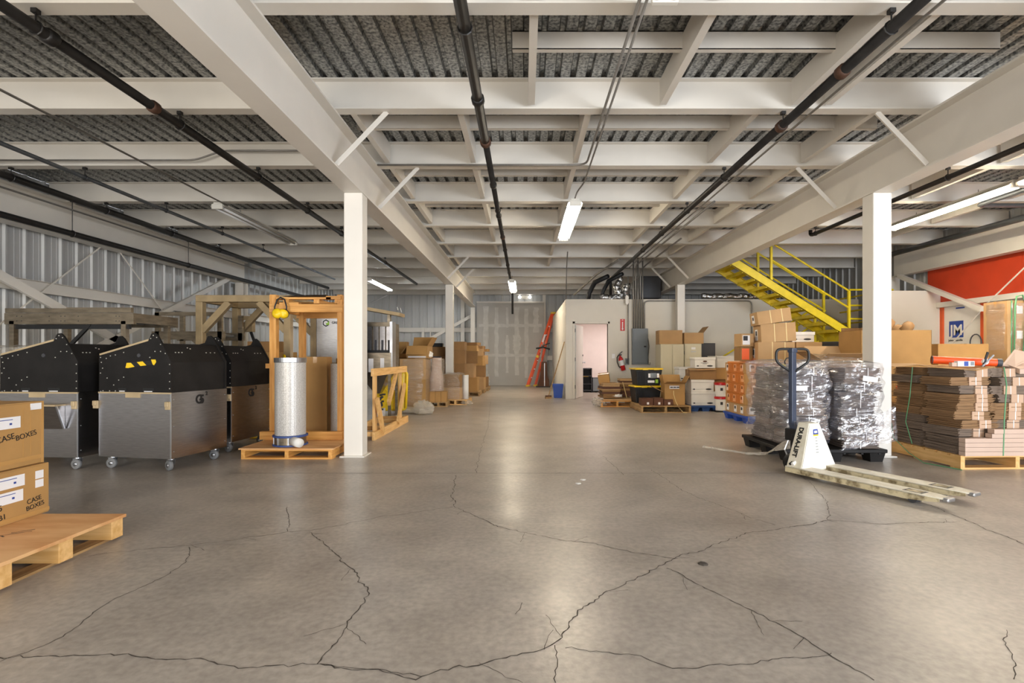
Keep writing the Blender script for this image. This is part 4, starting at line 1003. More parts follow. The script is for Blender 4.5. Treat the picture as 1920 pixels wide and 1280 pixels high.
# yellow moulded bin lying on its side
t = thing('yellow_bin', 'yellow moulded plastic bin leaning behind the pine trestle', 'bin', (-2.57, 10.36, 0), R(4))
MB().b2((-.42, 0, .06), (.2, .16, .86)).build('bin_shell', m_yellowpl, t, bevel=.05)
for k in range(4):
    MB().bar((-.40 + .14 * k, -.012, .70), (-.12 + .14 * k - .02 * k, -.012, .42), .022, .02, (0, 1, 0)).build('rib', m_yellowpl, t)
    MB().bar((-.40 + .12 * k, -.012, .18), (-.2 + .12 * k, -.012, .40), .022, .02, (0, 1, 0)).build('rib', m_yellowpl, t)
MB().tube([(.21, -.02, .12), (.235, -.02, .8), (.2, -.02, .87), (.12, -.02, .89)], .026, 8).build('rolled_rim', m_yellowpl, t, smooth=True)
MB().b2((-.08, -.018, .48), (-.0, -.002, .57)).build('warning_label', m_label, t); MB().b2((.0, -.018, .48), (.07, -.002, .57)).build('warning_label', m_orstick, t)
# ================================================================ LEFT BACK: stacks along the aisle
def cpx(label, u0, u1, vt, zb, D, dep, mat, rz=0, **k):
    """carton whose front face spans photo columns u0..u1 at distance D, resting at height zb, top at row vt"""
    a, b = P(u0, vt, D), P(u1, vt, D); size = (b.x - a.x, dep, max(.04, a.z - zb))
    t = carton(label, ((a.x + b.x) / 2, D + dep / 2, zb), R(rz), size, mat, **k)
    t['_sz'] = 0; del t['_sz']
    return t, size
def clump(label, loc, s, mat, seed, name='film_clump', cat='plastic wrap', n=22):
    m = MB(); vs = []; fs = []; k = n
    for j in range(n + 1):
        th = math.pi * j / n
        for i in range(k):
            a = 2 * math.pi * i / k; d = Vector((math.sin(th) * math.cos(a), math.sin(th) * math.sin(a), math.cos(th)))
            r = 1 + .35 * mnoise.noise(d * 2.2 + Vector((seed, 0, 0))) + .22 * mnoise.noise(d * 5 + Vector((0, seed, 0)))
            z = d.z * s[2] * r
            vs.append((d.x * s[0] * r, d.y * s[1] * r, max(z + s[2] * .75, .002 + .001 * i)))
    for j in range(n):
        for i in range(k): fs.append((j * k + i, j * k + (i + 1) % k, (j + 1) * k + (i + 1) % k, (j + 1) * k + i))
    m.add(vs, fs); return tag(m.build(name, mat, None, loc), label, cat)
GX0, GX1 = -2.74, -2.17
for k, (z0, z1, lab) in enumerate(((0, .64, 'tall bottom carton of the big wrapped stack beyond the trestle'), (.64, .87, 'middle carton of the big wrapped stack beyond the trestle'), (.87, 1.10, 'top closed carton of the big wrapped stack beyond the trestle'))):
    carton(lab, ((GX0 + GX1) / 2, 11.75, z0), R(.5 * k), (GX1 - GX0, .7, z1 - z0 - .002), m_card2 if k else m_card, tape=False)
wrap('clear film around the big carton stack beyond the trestle', GX0 - .02, 11.38, GX1 + .02, 12.12, .02, 1.08, m_filmwarm, 21, .008, topcap=False)
c = open_carton('open carton with raised flaps on top of the big wrapped stack', (-2.36, 11.75, 1.105), R(-3), (.46, .5, .28), m_card, (150, 20, 140, 30))
MB().b2((-.2, -.256, .02), (.2, -.251, .05)).build('white_tape', m_label, c)
clump('white packing sheet poking out of the open carton', (-2.2, 11.75, 1.115), (.12, .12, .1), m_wbox, 4, 'packing_sheet', 'packing')
carton('small carton behind the open carton on the left', (-2.95, 12.6, 1.12), 0, (.25, .3, .38), m_card)
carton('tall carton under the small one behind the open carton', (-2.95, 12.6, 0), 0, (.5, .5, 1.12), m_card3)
clump('heap of crumpled clear wrap on the floor by the trestle', (-2.02, 10.35, 0), (.21, .18, .15), m_bubble, 3)
clump('flat crumpled film tail beside the clear wrap heap', (-2.33, 10.55, 0), (.18, .15, .07), m_bubble, 9)
t = wood_pallet('small wooden pallet under the wrapped roll column', (-1.97, 12.1, 0), R(2), .42, .5, h=.11)
for k in range(3): carton('%s from left of the small kraft cartons under the wrapped roll column' % ORD[k], (-2.10 + .13 * k, 11.98, .111), 0, (.125, .2, .24), m_card, name='small_carton', tape=False)
t = thing('wrapped_roll', 'tall roll column wound in clear film on small cartons', 'roll', (-2.02, 12.0, .36))
MB().lathe([(0, 0), (.16, 0), (.15, .3), (.115, .5), (.115, .76), (.06, .76), (.06, .4), (0, .4)], 24).build('roll_core', m_cardlit, t, smooth=True)
o = wrap('x', -.17, -.17, .17, .17, 0, .74, m_filmwarm, 33, .02, 'film_layer', topcap=False, nx=28, nz=18); o.parent = t
for k in ('label', 'category'): del o[k]
t = wood_pallet('pallet holding the wrapped carton past the roll column', (-1.62, 12.75, 0), R(-3), .55, .8, h=.12, wood=m_pine)
carton('lower wrapped carton on the pallet past the roll column', (-1.71, 12.75, .122), R(-3), (.46, .6, .28), m_card2)
carton('upper wrapped carton on the pallet past the roll column', (-1.71, 12.75, .405), R(-3), (.46, .6, .31), m_card3)
wrap('clear film over the two cartons past the roll column', -1.96, 12.43, -1.46, 13.07, .125, .73, m_filmwarm, 41, .012)
t = thing('film_roll', 'standing roll of pale film at the pallet corner', 'roll', (-1.42, 12.62, .12))
MB().lathe([(.03, 0), (.07, 0), (.07, .58), (.03, .58), (.03, .1)], 18).build('roll_body', m_wbox, t, smooth=True)
MB().lathe([(.028, .58), (.034, .60), (.02, .60), (.02, .5)], 14).build('core', m_card, t)
clump('loose film skirt at the foot of the pale film roll', (-1.36, 12.4, 0), (.13, .1, .06), m_bubble, 12)
# rows of cartons beyond the second left column
rows = [(-1.80, 14.2, 0, .55, .42, 'large kraft carton at the floor beyond the second left column'), (-1.80, 14.2, .55, .40, .40, 'middle kraft carton of the tall stack beyond the second left column'),
        (-1.80, 14.2, .95, .36, .40, 'upper kraft carton of the tall stack beyond the second left column'), (-1.80, 14.2, 1.31, .24, .40, 'topmost kraft carton of the tall stack beyond the second left column')]
for (x, y, z, h, w, lab) in rows: carton(lab, (x, y, z), R(random.uniform(-2, 2)), (w, .5, h - .002), m_card if z < .3 else m_card3)
spots = [(-1.42, 13.9, .0, .13), (-1.6, 15.4, 0, 0), (-1.55, 16.6, 0, 0), (-1.5, 17.7, 0, 0)]
for k, (x, y, _, __) in enumerate(spots[1:]):
    wood_pallet('%s pallet of the carton row running to the drywall' % ORD[k], (x, y + .1, 0), 0, .62, .95, h=.12)
    hs = ([.42, .40, .36, .16], [.38, .36, .30, .22], [.34, .42, .30, .12])[k]; z = .122
    for j, h in enumerate(hs):
        w = random.uniform(.40, .54)
        carton('%s carton up on the %s pallet of the carton row by the drywall' % (ORD[j], ORD[k]), (x - .02 + random.uniform(-.05, .08), y - .1 + random.uniform(-.04, .05), z), R(random.uniform(-7, 7)), (w, .45, h), (m_card, m_card2, m_card3)[(j + k) % 3]); z += h + .002
    carton('flat brown tray carton topping the %s pallet of the carton row' % ORD[k], (x + .06, y, z + .001), R(random.uniform(-20, 20)), (.42, .36, .09), m_card3)
carton('kraft carton standing left of the tall stack, behind second left column', (-2.4, 14.4, 0), 0, (.55, .5, 1.15), m_card3)
carton('wide carton lying on the stack behind second left column', (-2.45, 14.4, 1.152), R(3), (.55, .4, .26), m_card3)
tag(MB().b2((-.14, -.1, 0), (.14, .1, .1)).build('toner_box', m_black, None, (-2.38, 14.35, 1.414), bevel=.01), 'small black box on top of the wide carton', 'box')
t = thing('office_chair_shell', 'dark upholstered seat shell wedged among the back left cartons', 'seat', (-2.32, 13.25, 0))
MB().b2((-.25, 0, .42), (.15, .4, .5)).build('seat_pad', m_dgrey, t, bevel=.03); MB().b2((-.25, .36, .5), (.15, .44, 1.15)).build('back_pad', m_dgrey, t, bevel=.03); MB().b2((-.08, .17, 0), (-.02, .23, .42)).build('stem', m_black, t)

# ================================================================ CENTRE: by the drywall and the office corner
t = thing('step_ladder', 'orange fibreglass step ladder leaning closed against the office side', 'ladder', (0, 0, 0))
top = P(1036, 588, 20.3)
for (ub, D, nm) in ((988.5, 19.9, 0), (1003, 20.1, 1)):
    b_ = FL(ub, 723); b_ = Vector(((ub - CU) * D / FPX, D, 0))
    for dx in (0, .06 if nm == 0 else .05):
        MB().bar(b_ + Vector((dx, .25 * (dx > 0), .04)), top + Vector((dx * .7 + (.03 if nm else -.03), .25 * (dx > 0), 0)), .085 if nm == 0 else .06, .03, (0, 1, 0)).build('rail', m_orange, t)
        MB().box(b_ + Vector((dx, .25 * (dx > 0), .03)), (.12, .06, .06)).build('foot', m_yellowpl, t)
    if nm == 0:
        for k in range(1, 8):
            p = b_.lerp(top, k / 8.5); MB().box(p + Vector((.03, .13, 0)), (.08, .28, .025)).build('step', m_zinc, t)
MB().box(top + Vector((.03, .1, .03)), (.20, .3, .07)).build('top_cap', m_yellowpl, t, bevel=.01)
q = Vector(((988.5 - CU) * 19.9 / FPX, 19.9, .04)).lerp(top, .62); MB().box(q + Vector((0, -.02, 0)), (.07, .006, .5), Matrix.Rotation(R(19), 3, 'Y')).build('instruction_label', m_label, t)
MB().box(Vector(((988.5 - CU) * 19.9 / FPX, 19.88, .04)).lerp(top, .4), (.1, .02, .09), Matrix.Rotation(R(19), 3, 'Y')).build('brace_bracket', m_yellowpl, t)
t = thing('shop_vacuum', 'tall dark floor machine standing by the office side wall', 'machine', (.72, 19.6, 0))
MB().prism([(-.22, .03), (.22, .03), (.2, .28), (.14, .45), (.12, .95), (-.06, .95), (-.12, .45)], -.2, .2, 'y').build('housing', m_brownbox, t)
MB().b2((.02, -.21, .05), (.05, -.2, .9)).build('chrome_strip', m_zinc, t); MB().b2((-.28, -.22, 0), (.24, .22, .035)).build('base', m_black, t)
for x in (-.1, .12): MB().tube([(x, 0, .95), (x + .03, 0, 1.6)], .018, 8).build('handle_tube', m_zinc, t)
MB().tube([(-.28, -.05, 1.45), (.0, -.05, 1.5), (.24, -.05, 1.42)], .03, 8).build('handle_grip', m_black, t); MB().tube([(-.2, -.05, 1.42), (.05, -.05, 1.58), (.24, -.05, 1.65)], .018, 8).build('cable', m_black, t)
t = thing('push_broom', 'long handled broom leaning on the office corner', 'broom', (.62, 14.6, 0))
bp = Vector((.68, 14.35, .06)); hp = Vector((1.09, 14.1, 1.55))
bp = Vector((.66, 14.2, .06)); MB().tube([bp, hp], .014, 8).build('handle', m_oldwood['x'], t).location = (-.62, -14.6, 0)
h_ = MB(); h_.box(bp + Vector((0, 0, 0)), (.16, .07, .05), R(20)); o = h_.build('head', m_brownbox, t); o.location = (-.62, -14.6, 0)
h_ = MB(); h_.box(bp + Vector((0, 0, -.035)), (.17, .09, .05), R(20)); o = h_.build('bristles', m_oldwood['x'], t); o.location = (-.62, -14.6, 0)
t = thing('recycling_bin', 'blue recycling bin at the office corner', 'bin', (.94, 14.55, 0))
b_ = MB(); w0, w1 = .11, .145
for (a, b, h0, h1) in ((w0, w1, 0, .37),):
    o8 = [(-a, -a, h0), (a, -a, h0), (a, a, h0), (-a, a, h0), (-b, -b, h1), (b, -b, h1), (b, b, h1), (-b, b, h1)]
    c = b - .008; d = a - .006
    i8 = [(-d, -d, .01), (d, -d, .01), (d, d, .01), (-d, d, .01), (-c, -c, h1), (c, -c, h1), (c, c, h1), (-c, c, h1)]
    b_.add(o8 + i8, [(3, 2, 1, 0), (0, 1, 5, 4), (1, 2, 6, 5), (2, 3, 7, 6), (3, 0, 4, 7), (8, 9, 10, 11), (9, 8, 12, 13), (10, 9, 13, 14), (11, 10, 14, 15), (8, 11, 15, 12), (4, 5, 13, 12), (5, 6, 14, 13), (6, 7, 15, 14), (7, 4, 12, 15)])
b_.build('bin_body', m_bluepl, t); MB().lathe([(.16, .36), (.168, .365), (.168, .385), (.15, .385)], 4, (0, 0, 0), Matrix.Rotation(R(45), 3, 'Z') @ Matrix.Scale(1.22, 3)).build('rim', m_bluepl, t, (0, 0, -.085))
tag(MB().box((.0, 0, .18), (.24, .012, .36), Matrix.Rotation(R(-8), 3, 'X')).build('white_board', m_wbox, None, (1.0, 14.95, 0.004)), 'small white board standing behind the blue bin', 'board')

# ---- wall fittings on the office front
WD = 14.0
p0, p1 = P(1163, 620, WD), P(1171.5, 598, WD)
t = thing('extinguisher_sign', 'red and white fire extinguisher arrow sign on cream wall', 'sign', ((p0.x + p1.x) / 2, WD, p0.z)); w, h = p1.x - p0.x, p1.z - p0.z
MB().b2((-w / 2, -.006, 0), (w / 2, -.001, h)).build('plate', m_inkred, t)
MB().prism([(-.03, .06), (0, .015), (.03, .06), (.014, .06), (.014, .24), (-.014, .24), (-.014, .06)], -.0075, -.006, 'y').build('arrow', m_label, t)
text('lettering', 'FIRE EXTINGUISHER', t, (.006, -.0085, .225), (0, 0, -1), (1, 0, 0), .017, m_inkred)
MB().prism([(-.03, h - .035), (.03, h - .035), (0, h - .01)], -.0075, -.006, 'y').build('mark', m_label, t)
t = thing('fire_extinguisher', 'red fire extinguisher with black hose hung on cream wall', 'fire extinguisher', (2.62, WD - .075, .93), (0, R(-14), 0))
MB().lathe([(0, -.16), (.05, -.16), (.062, -.15), (.062, .14), (.05, .19), (.022, .215), (.022, .25), (0, .25)], 20).build('cylinder', m_redpl, t, smooth=True)
MB().lathe([(.0635, -.02), (.0635, .12)], 20).build('label_band', m_label, t)
MB().b2((-.03, -.02, .25), (.05, .02, .28)).build('valve', m_black, t); MB().bar((-.02, 0, .28), (.09, 0, .34), .02, .012, (0, 1, 0)).build('lever', m_black, t)
MB().tube([(-.03, -.01, .27), (-.09, -.02, .22), (-.115, -.02, .1), (-.10, -.02, -.02), (-.07, -.02, -.07)], .014, 8).build('hose', m_black, t, smooth=True)
MB().b2((-.01, .05, .05), (.01, .075, .24)).build('wall_hook', m_dgrey, t)
p0, p1 = P(1184, 683, WD), P(1213, 616, WD)
t = thing('electrical_panel', 'grey electrical panel beneath the conduit bundle', 'electrical panel', ((p0.x + p1.x) / 2, WD, p0.z)); w, h = p1.x - p0.x, p1.z - p0.z
MB().b2((-w / 2, -.11, 0), (w / 2, -.001, h)).build('enclosure', m_cabgrey, t, bevel=.005)
d_ = MB().b2((-w / 2 + .03, -.125, .04), (w / 2 - .03, -.11, h - .04)).build('panel_door', m_cabgrey, t, bevel=.004)
MB().b2((w / 2 - .11, -.132, .46), (w / 2 - .05, -.125, .50)).build('latch', m_black, d_)
MB().tube([(w / 2 + .01, -.06, .7), (w / 2 + .04, -.06, .5), (w / 2 + .01, -.06, .2), (w / 2 + .02, -.06, .0), (w / 2 + .06, -.06, -.01), (w / 2 + .07, -.06, .05)], .008, 6).build('cable', m_dgrey, t)
t = thing('conduit_box', 'small grey junction box left of the electrical panel', 'junction box', (2.76, WD, .93))
MB().b2((-.05, -.06, 0), (.05, -.001, .17)).build('box', m_cabgrey, t, bevel=.004); MB().b2((-.03, -.065, .03), (.03, -.06, .14)).build('cover', m_dgrey, t)
t = thing('light_switch', 'white light switch right of the office door', 'switch', (2.40, WD, 1.10))
MB().b2((-.04, -.006, 0), (.04, -.001, .12)).build('plate', m_label, t, bevel=.002); MB().b2((-.01, -.012, .045), (.01, -.006, .075)).build('toggle', m_wbox, t)
t = thing('pull_box', 'white emergency pull box on the first conduit', 'box', (2.74, 13.86, 2.52))
MB().prism([(-.04, .05), (0, 0), (.04, .05), (.04, .22), (.02, .25), (-.02, .25), (-.04, .22)], 0, .06, 'y').build('case', m_wbox, t)

# ---- pile of flattened brown cartons on the left wooden pallet
wood_pallet('wooden pallet under the pile of flattened brown cartons', (2.12, 12.25, 0), 0, .76, .85, m_orpine)
def flat_stack(label, loc, rz, w, d, n, seed, group=None, h=.045, name='flattened_cartons', mats=None):
    rnd = random.Random(seed); t = thing(name, label, 'cartons', loc, rz, group); z = 0
    for k in range(n):
        hh = h * rnd.uniform(.7, 1.2)
        MB().box((rnd.uniform(-.015, .015), rnd.uniform(-.015, .015), z + hh / 2), (w * rnd.uniform(.9, 1.02), d * rnd.uniform(.9, 1.02), hh - .004), rnd.uniform(-.06, .06)).build('carton_blank', (mats or (m_card3, m_brownbox, m_card2))[rnd.randrange(3)], t); z += hh
    return t, z
t, z = flat_stack('stack of flattened brown cartons nearest the office door', (1.98, 12.12, .20), R(4), .42, .5, 8, 5)
flat_stack('low layer of flattened kraft sheets spread on the left pallet', (2.15, 12.25, .141), 0, .70, .8, 1, 8, h=.055)
carton('small open topped brown carton perched on the flattened stack', (1.90, 12.3, .20 + z + .002), R(-12), (.26, .25, .2), m_card, tilt=(R(12), R(-8)))
flat_stack('stack of flattened dark cartons behind, against the black totes', (2.44, 12.5, .20), R(-3), .34, .4, 9, 12, h=.05)
clump('grey crumpled plastic on the floor at the left pallet corner', (1.72, 11.95, 0), (.16, .13, .12), m_filmstrip, 31)
clump('pale crumpled paper lying on the kraft sheets', (2.13, 11.93, .205), (.11, .07, .05), m_wbox, 17, 'paper_wad', 'paper')
tag(MB().bar((2.3, 12.15, .55), (2.37, 12.02, .197), .012, .012).build('loose_strap', m_strapy), 'thin pale strap hanging down the dark cartons', 'strap')

# ---- front pallet with black totes, brown cartons and open carton
wood_pallet('grey weathered pallet under the totes and small brown cartons', (2.89, 11.15, 0), 0, 1.02, 1.1)
def tote(label, x, y, z, lid=True):
    t = thing('storage_tote', label, 'tote', (x, y, z), R(5), 'black totes with yellow lids')
    a, b, c, d, h = .25, .19, .29, .22, .34
    MB().add([(-a, -b, 0), (a, -b, 0), (a, b, 0), (-a, b, 0), (-c, -d, h), (c, -d, h), (c, d, h), (-c, d, h)], [(3, 2, 1, 0), (4, 5, 6, 7), (0, 1, 5, 4), (1, 2, 6, 5), (2, 3, 7, 6), (3, 0, 4, 7)]).build('tub', m_black, t, bevel=.012)
    for k in range(6): MB().bar((-a - .0 + .03 * k + .02, -b - .004, .02), (-c + .03 * k + .03, -d - .004, h - .03), .012, .01, (0, 1, 0)).build('rib', m_black, t)
    l = MB().b2((-c - .02, -d - .02, h), (c + .02, d + .02, h + .035)).build('lid', m_yellowpl, t, bevel=.012)
    for x_ in (-.15, .1): MB().b2((x_, -d - .03, h - .005), (x_ + .12, -d - .012, h + .03)).build('lid_clip', m_yellowpl, l, bevel=.003)
    return t
tote('lower black tote with a yellow lid behind the brown cartons', 2.66, 11.45, .142)
t = tote('upper black tote with yellow lid and labels on its side', 2.68, 11.45, .522)
for (x, z, w, h, mm) in ((-.02, .17, .045, .09, m_label), (.03, .16, .13, .11, m_cabgrey), (.17, .17, .05, .09, m_label), (-.03, .06, .15, .05, m_label), (.14, .05, .06, .08, m_green)):
    MB().box((x + w / 2, -.19 - .03 * (z + h / 2) / .34 - .012, z + h / 2), (w, .003, h), Matrix.Rotation(R(-5), 3, 'X')).build('paper_label', mm, t)
for k, u in enumerate((1203, 1226, 1245)):
    t, s_ = cpx('%s from left of three small dark brown cartons on the grey pallet' % ORD[k], u, u + (22, 18, 17)[k], (747, 746, 749)[k], .142, 10.7, .26, m_brownbox, tape=False, name='brown_carton', group='dark brown cartons')
    sticker(t, s_, '-y', s_[0] * .45, .02, .045, .045)
tag(MB().box((0, 0, .11), (.26, .2, .008), Matrix.Rotation(R(26), 3, 'Y')).build('cardboard_sheet', m_card2, None, (2.78, 10.98, .365)), 'loose cardboard sheet slanting over the dark brown cartons', 'cardboard')
c = open_carton('open kraft carton with a white label on the grey pallet', (3.14, 11.0, .142), R(-3), (.42, .38, .44), m_card, (72, 15, 12, 30))
MB().b2((-.11, -.194, .335), (.09, -.190, .40)).build('paper_label', m_label, c); [MB().b2((-.095 + .065 * k, -.196, .356), (-.04 + .065 * k, -.194, .378)).build('printed_line', m_inkd, c) for k in range(3)]
tag(MB().tube([(3.10, 10.79, .44), (3.10, 10.785, .36), (3.14, 10.78, .22), (3.19, 10.75, .1), (3.24, 10.6, .008), (3.3, 10.55, .006)], .008, 6).build('loose_strap', m_strapy), 'pale strap hanging from the open kraft carton', 'strap')

# ---- cabinets in front of the second right column
def cabinet(label, x0, x1, y, dep, z1, mat, kind):
    t = thing('filing_cabinet' if kind != 'tall' else 'storage_cabinet', label, 'cabinet', ((x0 + x1) / 2, y, 0)); w = x1 - x0
    MB().b2((-w / 2, 0, 0), (w / 2, dep, z1)).build('body', mat, t, bevel=.005)
    if kind == 'drawers':
        n = 4; h = (z1 - .08) / n
        for k in range(n):
            d = MB().b2((-w / 2 + .02, -.018, .05 + k * h), (w / 2 - .02, 0, .05 + (k + 1) * h - .012)).build('drawer', mat, t, bevel=.004)
            MB().b2((-.06, -.035, .05 + k * h + h * .5), (.06, -.018, .05 + k * h + h * .5 + .018)).build('handle', m_zinc, d)
            MB().b2((-.05, -.022, .05 + k * h + h * .68), (.05, -.018, .05 + k * h + h * .84)).build('card_holder', m_label, d)
    elif kind == 'tall':
        for s in (-1, 1): MB().b2((s * w / 4 - w / 4 + .006, -.016, .06), (s * w / 4 + w / 4 - .006, 0, z1 - .02)).build('cabinet_door', mat, t, bevel=.003)
        for z in (.35, .8, 1.2): MB().b2((w / 2 - .004, -.02, z), (w / 2 + .008, -.004, z + .08)).build('hinge', m_dgrey, t)
    else:
        MB().b2((-w / 2 + .02, -.014, .05), (w / 2 - .02, 0, z1 - .03)).build('cabinet_door', mat, t, bevel=.003)
    return t
cabinet('tall beige storage cabinet behind the open kraft carton', 3.33, 3.90, 12.7, .5, 1.45, m_beige, 'tall')
cabinet('beige filing cabinet beside the tall beige cabinet', 3.92, 4.33, 12.7, .6, 1.46, m_beige, 'drawers')
cabinet('black cabinet right of the beige filing cabinet', 4.35, 4.74, 12.9, .5, 1.48, m_blackcab, 'one')
carton('wide kraft carton on top of the tall beige cabinet', (3.60, 12.95, 1.452), R(-2), (.56, .42, .34), m_card2)
open_carton('kraft carton with an open lip on the beige filing cabinet', (4.15, 12.95, 1.462), R(2), (.48, .42, .27), m_card2, (None, None, None, 40))
carton('small grey carton between the two cartons on the cabinets', (3.93, 13.12, 1.462), 0, (.13, .2, .27), m_cardlit)
t = thing('white_desk', 'white desk behind the stack of white file boxes', 'desk', (4.72, 12.0, 0))
MB().b2((-.28, 0, 1.12), (.35, .6, 1.16)).build('desk_top', m_wbox, t); MB().b2((-.26, .02, .78), (.33, .58, 1.12)).build('apron', m_wbox, t)
for x in (-.26, .29):
    for y in (.02, .54): MB().b2((x, y, 0), (x + .04, y + .04, .78)).build('leg', m_wbox, t)

# ---- white file boxes on the dark blue pallet
plastic_pallet('dark blue plastic pallet under the white file boxes', (3.80, 11.25, 0), 0, .66, .8, m_bluedk, .12)
def filebox(label, x, y, z, rz=0, w=.46, d=.38, h=.25, front=True):
    t = thing('file_box', label, 'file box', (x, y, z), R(rz), 'white file boxes')
    MB().b2((-w / 2, -d / 2, 0), (w / 2, d / 2, h - .02)).build('body', m_wbox, t, bevel=.003)
    MB().b2((-w / 2 - .012, -d / 2 - .012, h - .055), (w / 2 + .012, d / 2 + .012, h)).build('lid', m_wbox, t, bevel=.006)
    el = [(.045 * math.cos(a), .017 * math.sin(a)) for a in [k * math.pi / 8 for k in range(16)]]
    if front:
        MB().prism([(a, b + .14) for a, b in el], -d / 2 - .0012, -d / 2 - .0004, 'y').build('hand_hole', m_brownbox, t)
        MB().b2((-.09, -d / 2 - .0012, .105), (.07, -d / 2 - .0004, .113)).build('printed_line', m_inkd, t); MB().b2((-.05, -d / 2 - .0012, .085), (.04, -d / 2 - .0004, .093)).build('printed_line', m_inkd, t)
    MB().prism([(a * 1.4 + w / 2 - .11, b + .045) for a, b in el], -d / 2 - .0012, -d / 2 - .0004, 'y').build('oval_mark', m_inkd, t)
    MB().b2((-w / 2 + .02, -d / 2 - .001, .043), (w / 2 - .02, -d / 2 - .0004, .046)).build('printed_line', m_inkd, t)
    MB().prism([(a * .5 - w / 2 + .06, b * .8 + .045) for a, b in el], -d / 2 - .0012, -d / 2 - .0004, 'y').build('oval_mark', m_inkd, t)
    return t
filebox('bottom white file box on the dark blue pallet', 3.77, 11.15, .122, 0, .50, .4, .29, False)
filebox('second white file box up on the dark blue pallet', 3.75, 11.15, .414, 2, .48, .38, .245, False)
t = carton('slumped kraft carton between the white file boxes', (3.78, 11.15, .662), R(-4), (.55, .4, .21), m_card3, seam='x')
MB().bar((-.28, -.205, .2), (.25, -.205, .22), .004, .03).build('crease_flap', m_card2, t)
MB().box((-.02, -.16, .222), (.56, .16, .006), Matrix.Rotation(R(10), 3, 'X')).build('bent_flap', m_card2, t)
filebox('top white file box lying on the slumped kraft carton', 3.82, 11.15, .905, -2, .42, .36, .23)
for k in range(3): filebox('%s up of the white file boxes seen edge on behind the stack' % ORD[k], 3.62, 11.62, .0 + .31 * k, 0, .42, .36, .3, False)
carton('kraft carton behind the red lidded buckets', (4.28, 11.4, .66), R(2), (.42, .4, .24), m_card)
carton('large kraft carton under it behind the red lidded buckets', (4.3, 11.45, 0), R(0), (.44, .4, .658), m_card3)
for k in range(2):
    t = thing('bucket', '%s white bucket with a red lid right of file boxes' % ('lower' if k == 0 else 'upper'), 'bucket', (4.10, 10.85, .03 + .29 * k))
    MB().lathe([(0, 0), (.105, 0), (.12, .25), (0, .25)], 24).build('pail', m_wbox, t, smooth=False)
    MB().lathe([(.128, .235), (.132, .24), (.132, .275), (.12, .285), (0, .285)], 24).build('lid', m_redpl, t)
    MB().b2((-.05, -.119, .12), (.0, -.112, .18)).build('printed_mark', m_inkd, t)
tag(MB().b2((-.14, -.14, 0), (.14, .14, .028)).build('bucket_board', m_black, None, (4.10, 10.85, 0)), 'black board under the red lidded buckets', 'board')
# ================================================================ RIGHT: yellow stair
t = thing('yellow_stair', 'yellow steel stair with railings climbing left to the mezzanine', 'stair', (7.25, 11.6, 0))
o = Vector((7.25, 11.6, 0)); SD = .94
zb = lambda X: 6.058 - .62 * X
def sb(name, p, q, w, h, up=(0, 1, 0), par=None): return MB().bar(Vector(p) - o, Vector(q) - o, w, h, up).build(name, m_yellow, par or t)
for y in (11.6, 11.6 + SD):
    X0, X1 = 4.28, 7.25; m = MB()
    m.prism([(X0 - o.x, zb(X0)), (X1 - o.x, zb(X1)), (X1 - o.x, zb(X1) + .22), (X0 - o.x, zb(X0) + .22)], y - o.y, y - o.y + .012, 'y')
    m.prism([(X0 - o.x, zb(X0)), (X1 - o.x, zb(X1)), (X1 - o.x, zb(X1) + .014), (X0 - o.x, zb(X0) + .014)], y - o.y - .0, y - o.y + (.05 if y < 12 else -.05), 'y')
    m.prism([(X0 - o.x, zb(X0) + .206), (X1 - o.x, zb(X1) + .206), (X1 - o.x, zb(X1) + .22), (X0 - o.x, zb(X0) + .22)], y - o.y - .0, y - o.y + (.05 if y < 12 else -.05), 'y')
    m.build('stringer', m_yellow, t)
for k in range(11):
    X = 7.12 - .265 * k; z = zb(X) + .10
    m = MB(); m.b2((X - o.x - .13, .015, z), (X - o.x + .13, SD - .005, z + .02)); m.b2((X - o.x + .115, .015, z - .05), (X - o.x + .13, SD - .005, z)); m.b2((X - o.x - .13, .015, z - .05), (X - o.x - .115, SD - .005, z)); m.build('tread', m_yellow, t)
def rail(y, X0, X1, hs=(.84, .46), posts=(), r=.022):
    for h in hs:
        MB().tube([Vector((X0, y, zb(X0) + .22 + h)) - o, Vector((X1, y, zb(X1) + .22 + h)) - o], r, 8).build('handrail' if h > .6 else 'mid_rail', m_yellow, t)
    for X in posts: MB().b2(Vector((X - .025, y - .025, zb(X) + .1)) - o, Vector((X + .025, y + .025, zb(X) + .22 + hs[0])) - o).build('rail_post', m_yellow, t)
rail(11.63, 5.52, 7.25, posts=(5.52, 7.26)); rail(11.6 + SD - .03, 4.5, 7.25, posts=(5.62, 7.2))
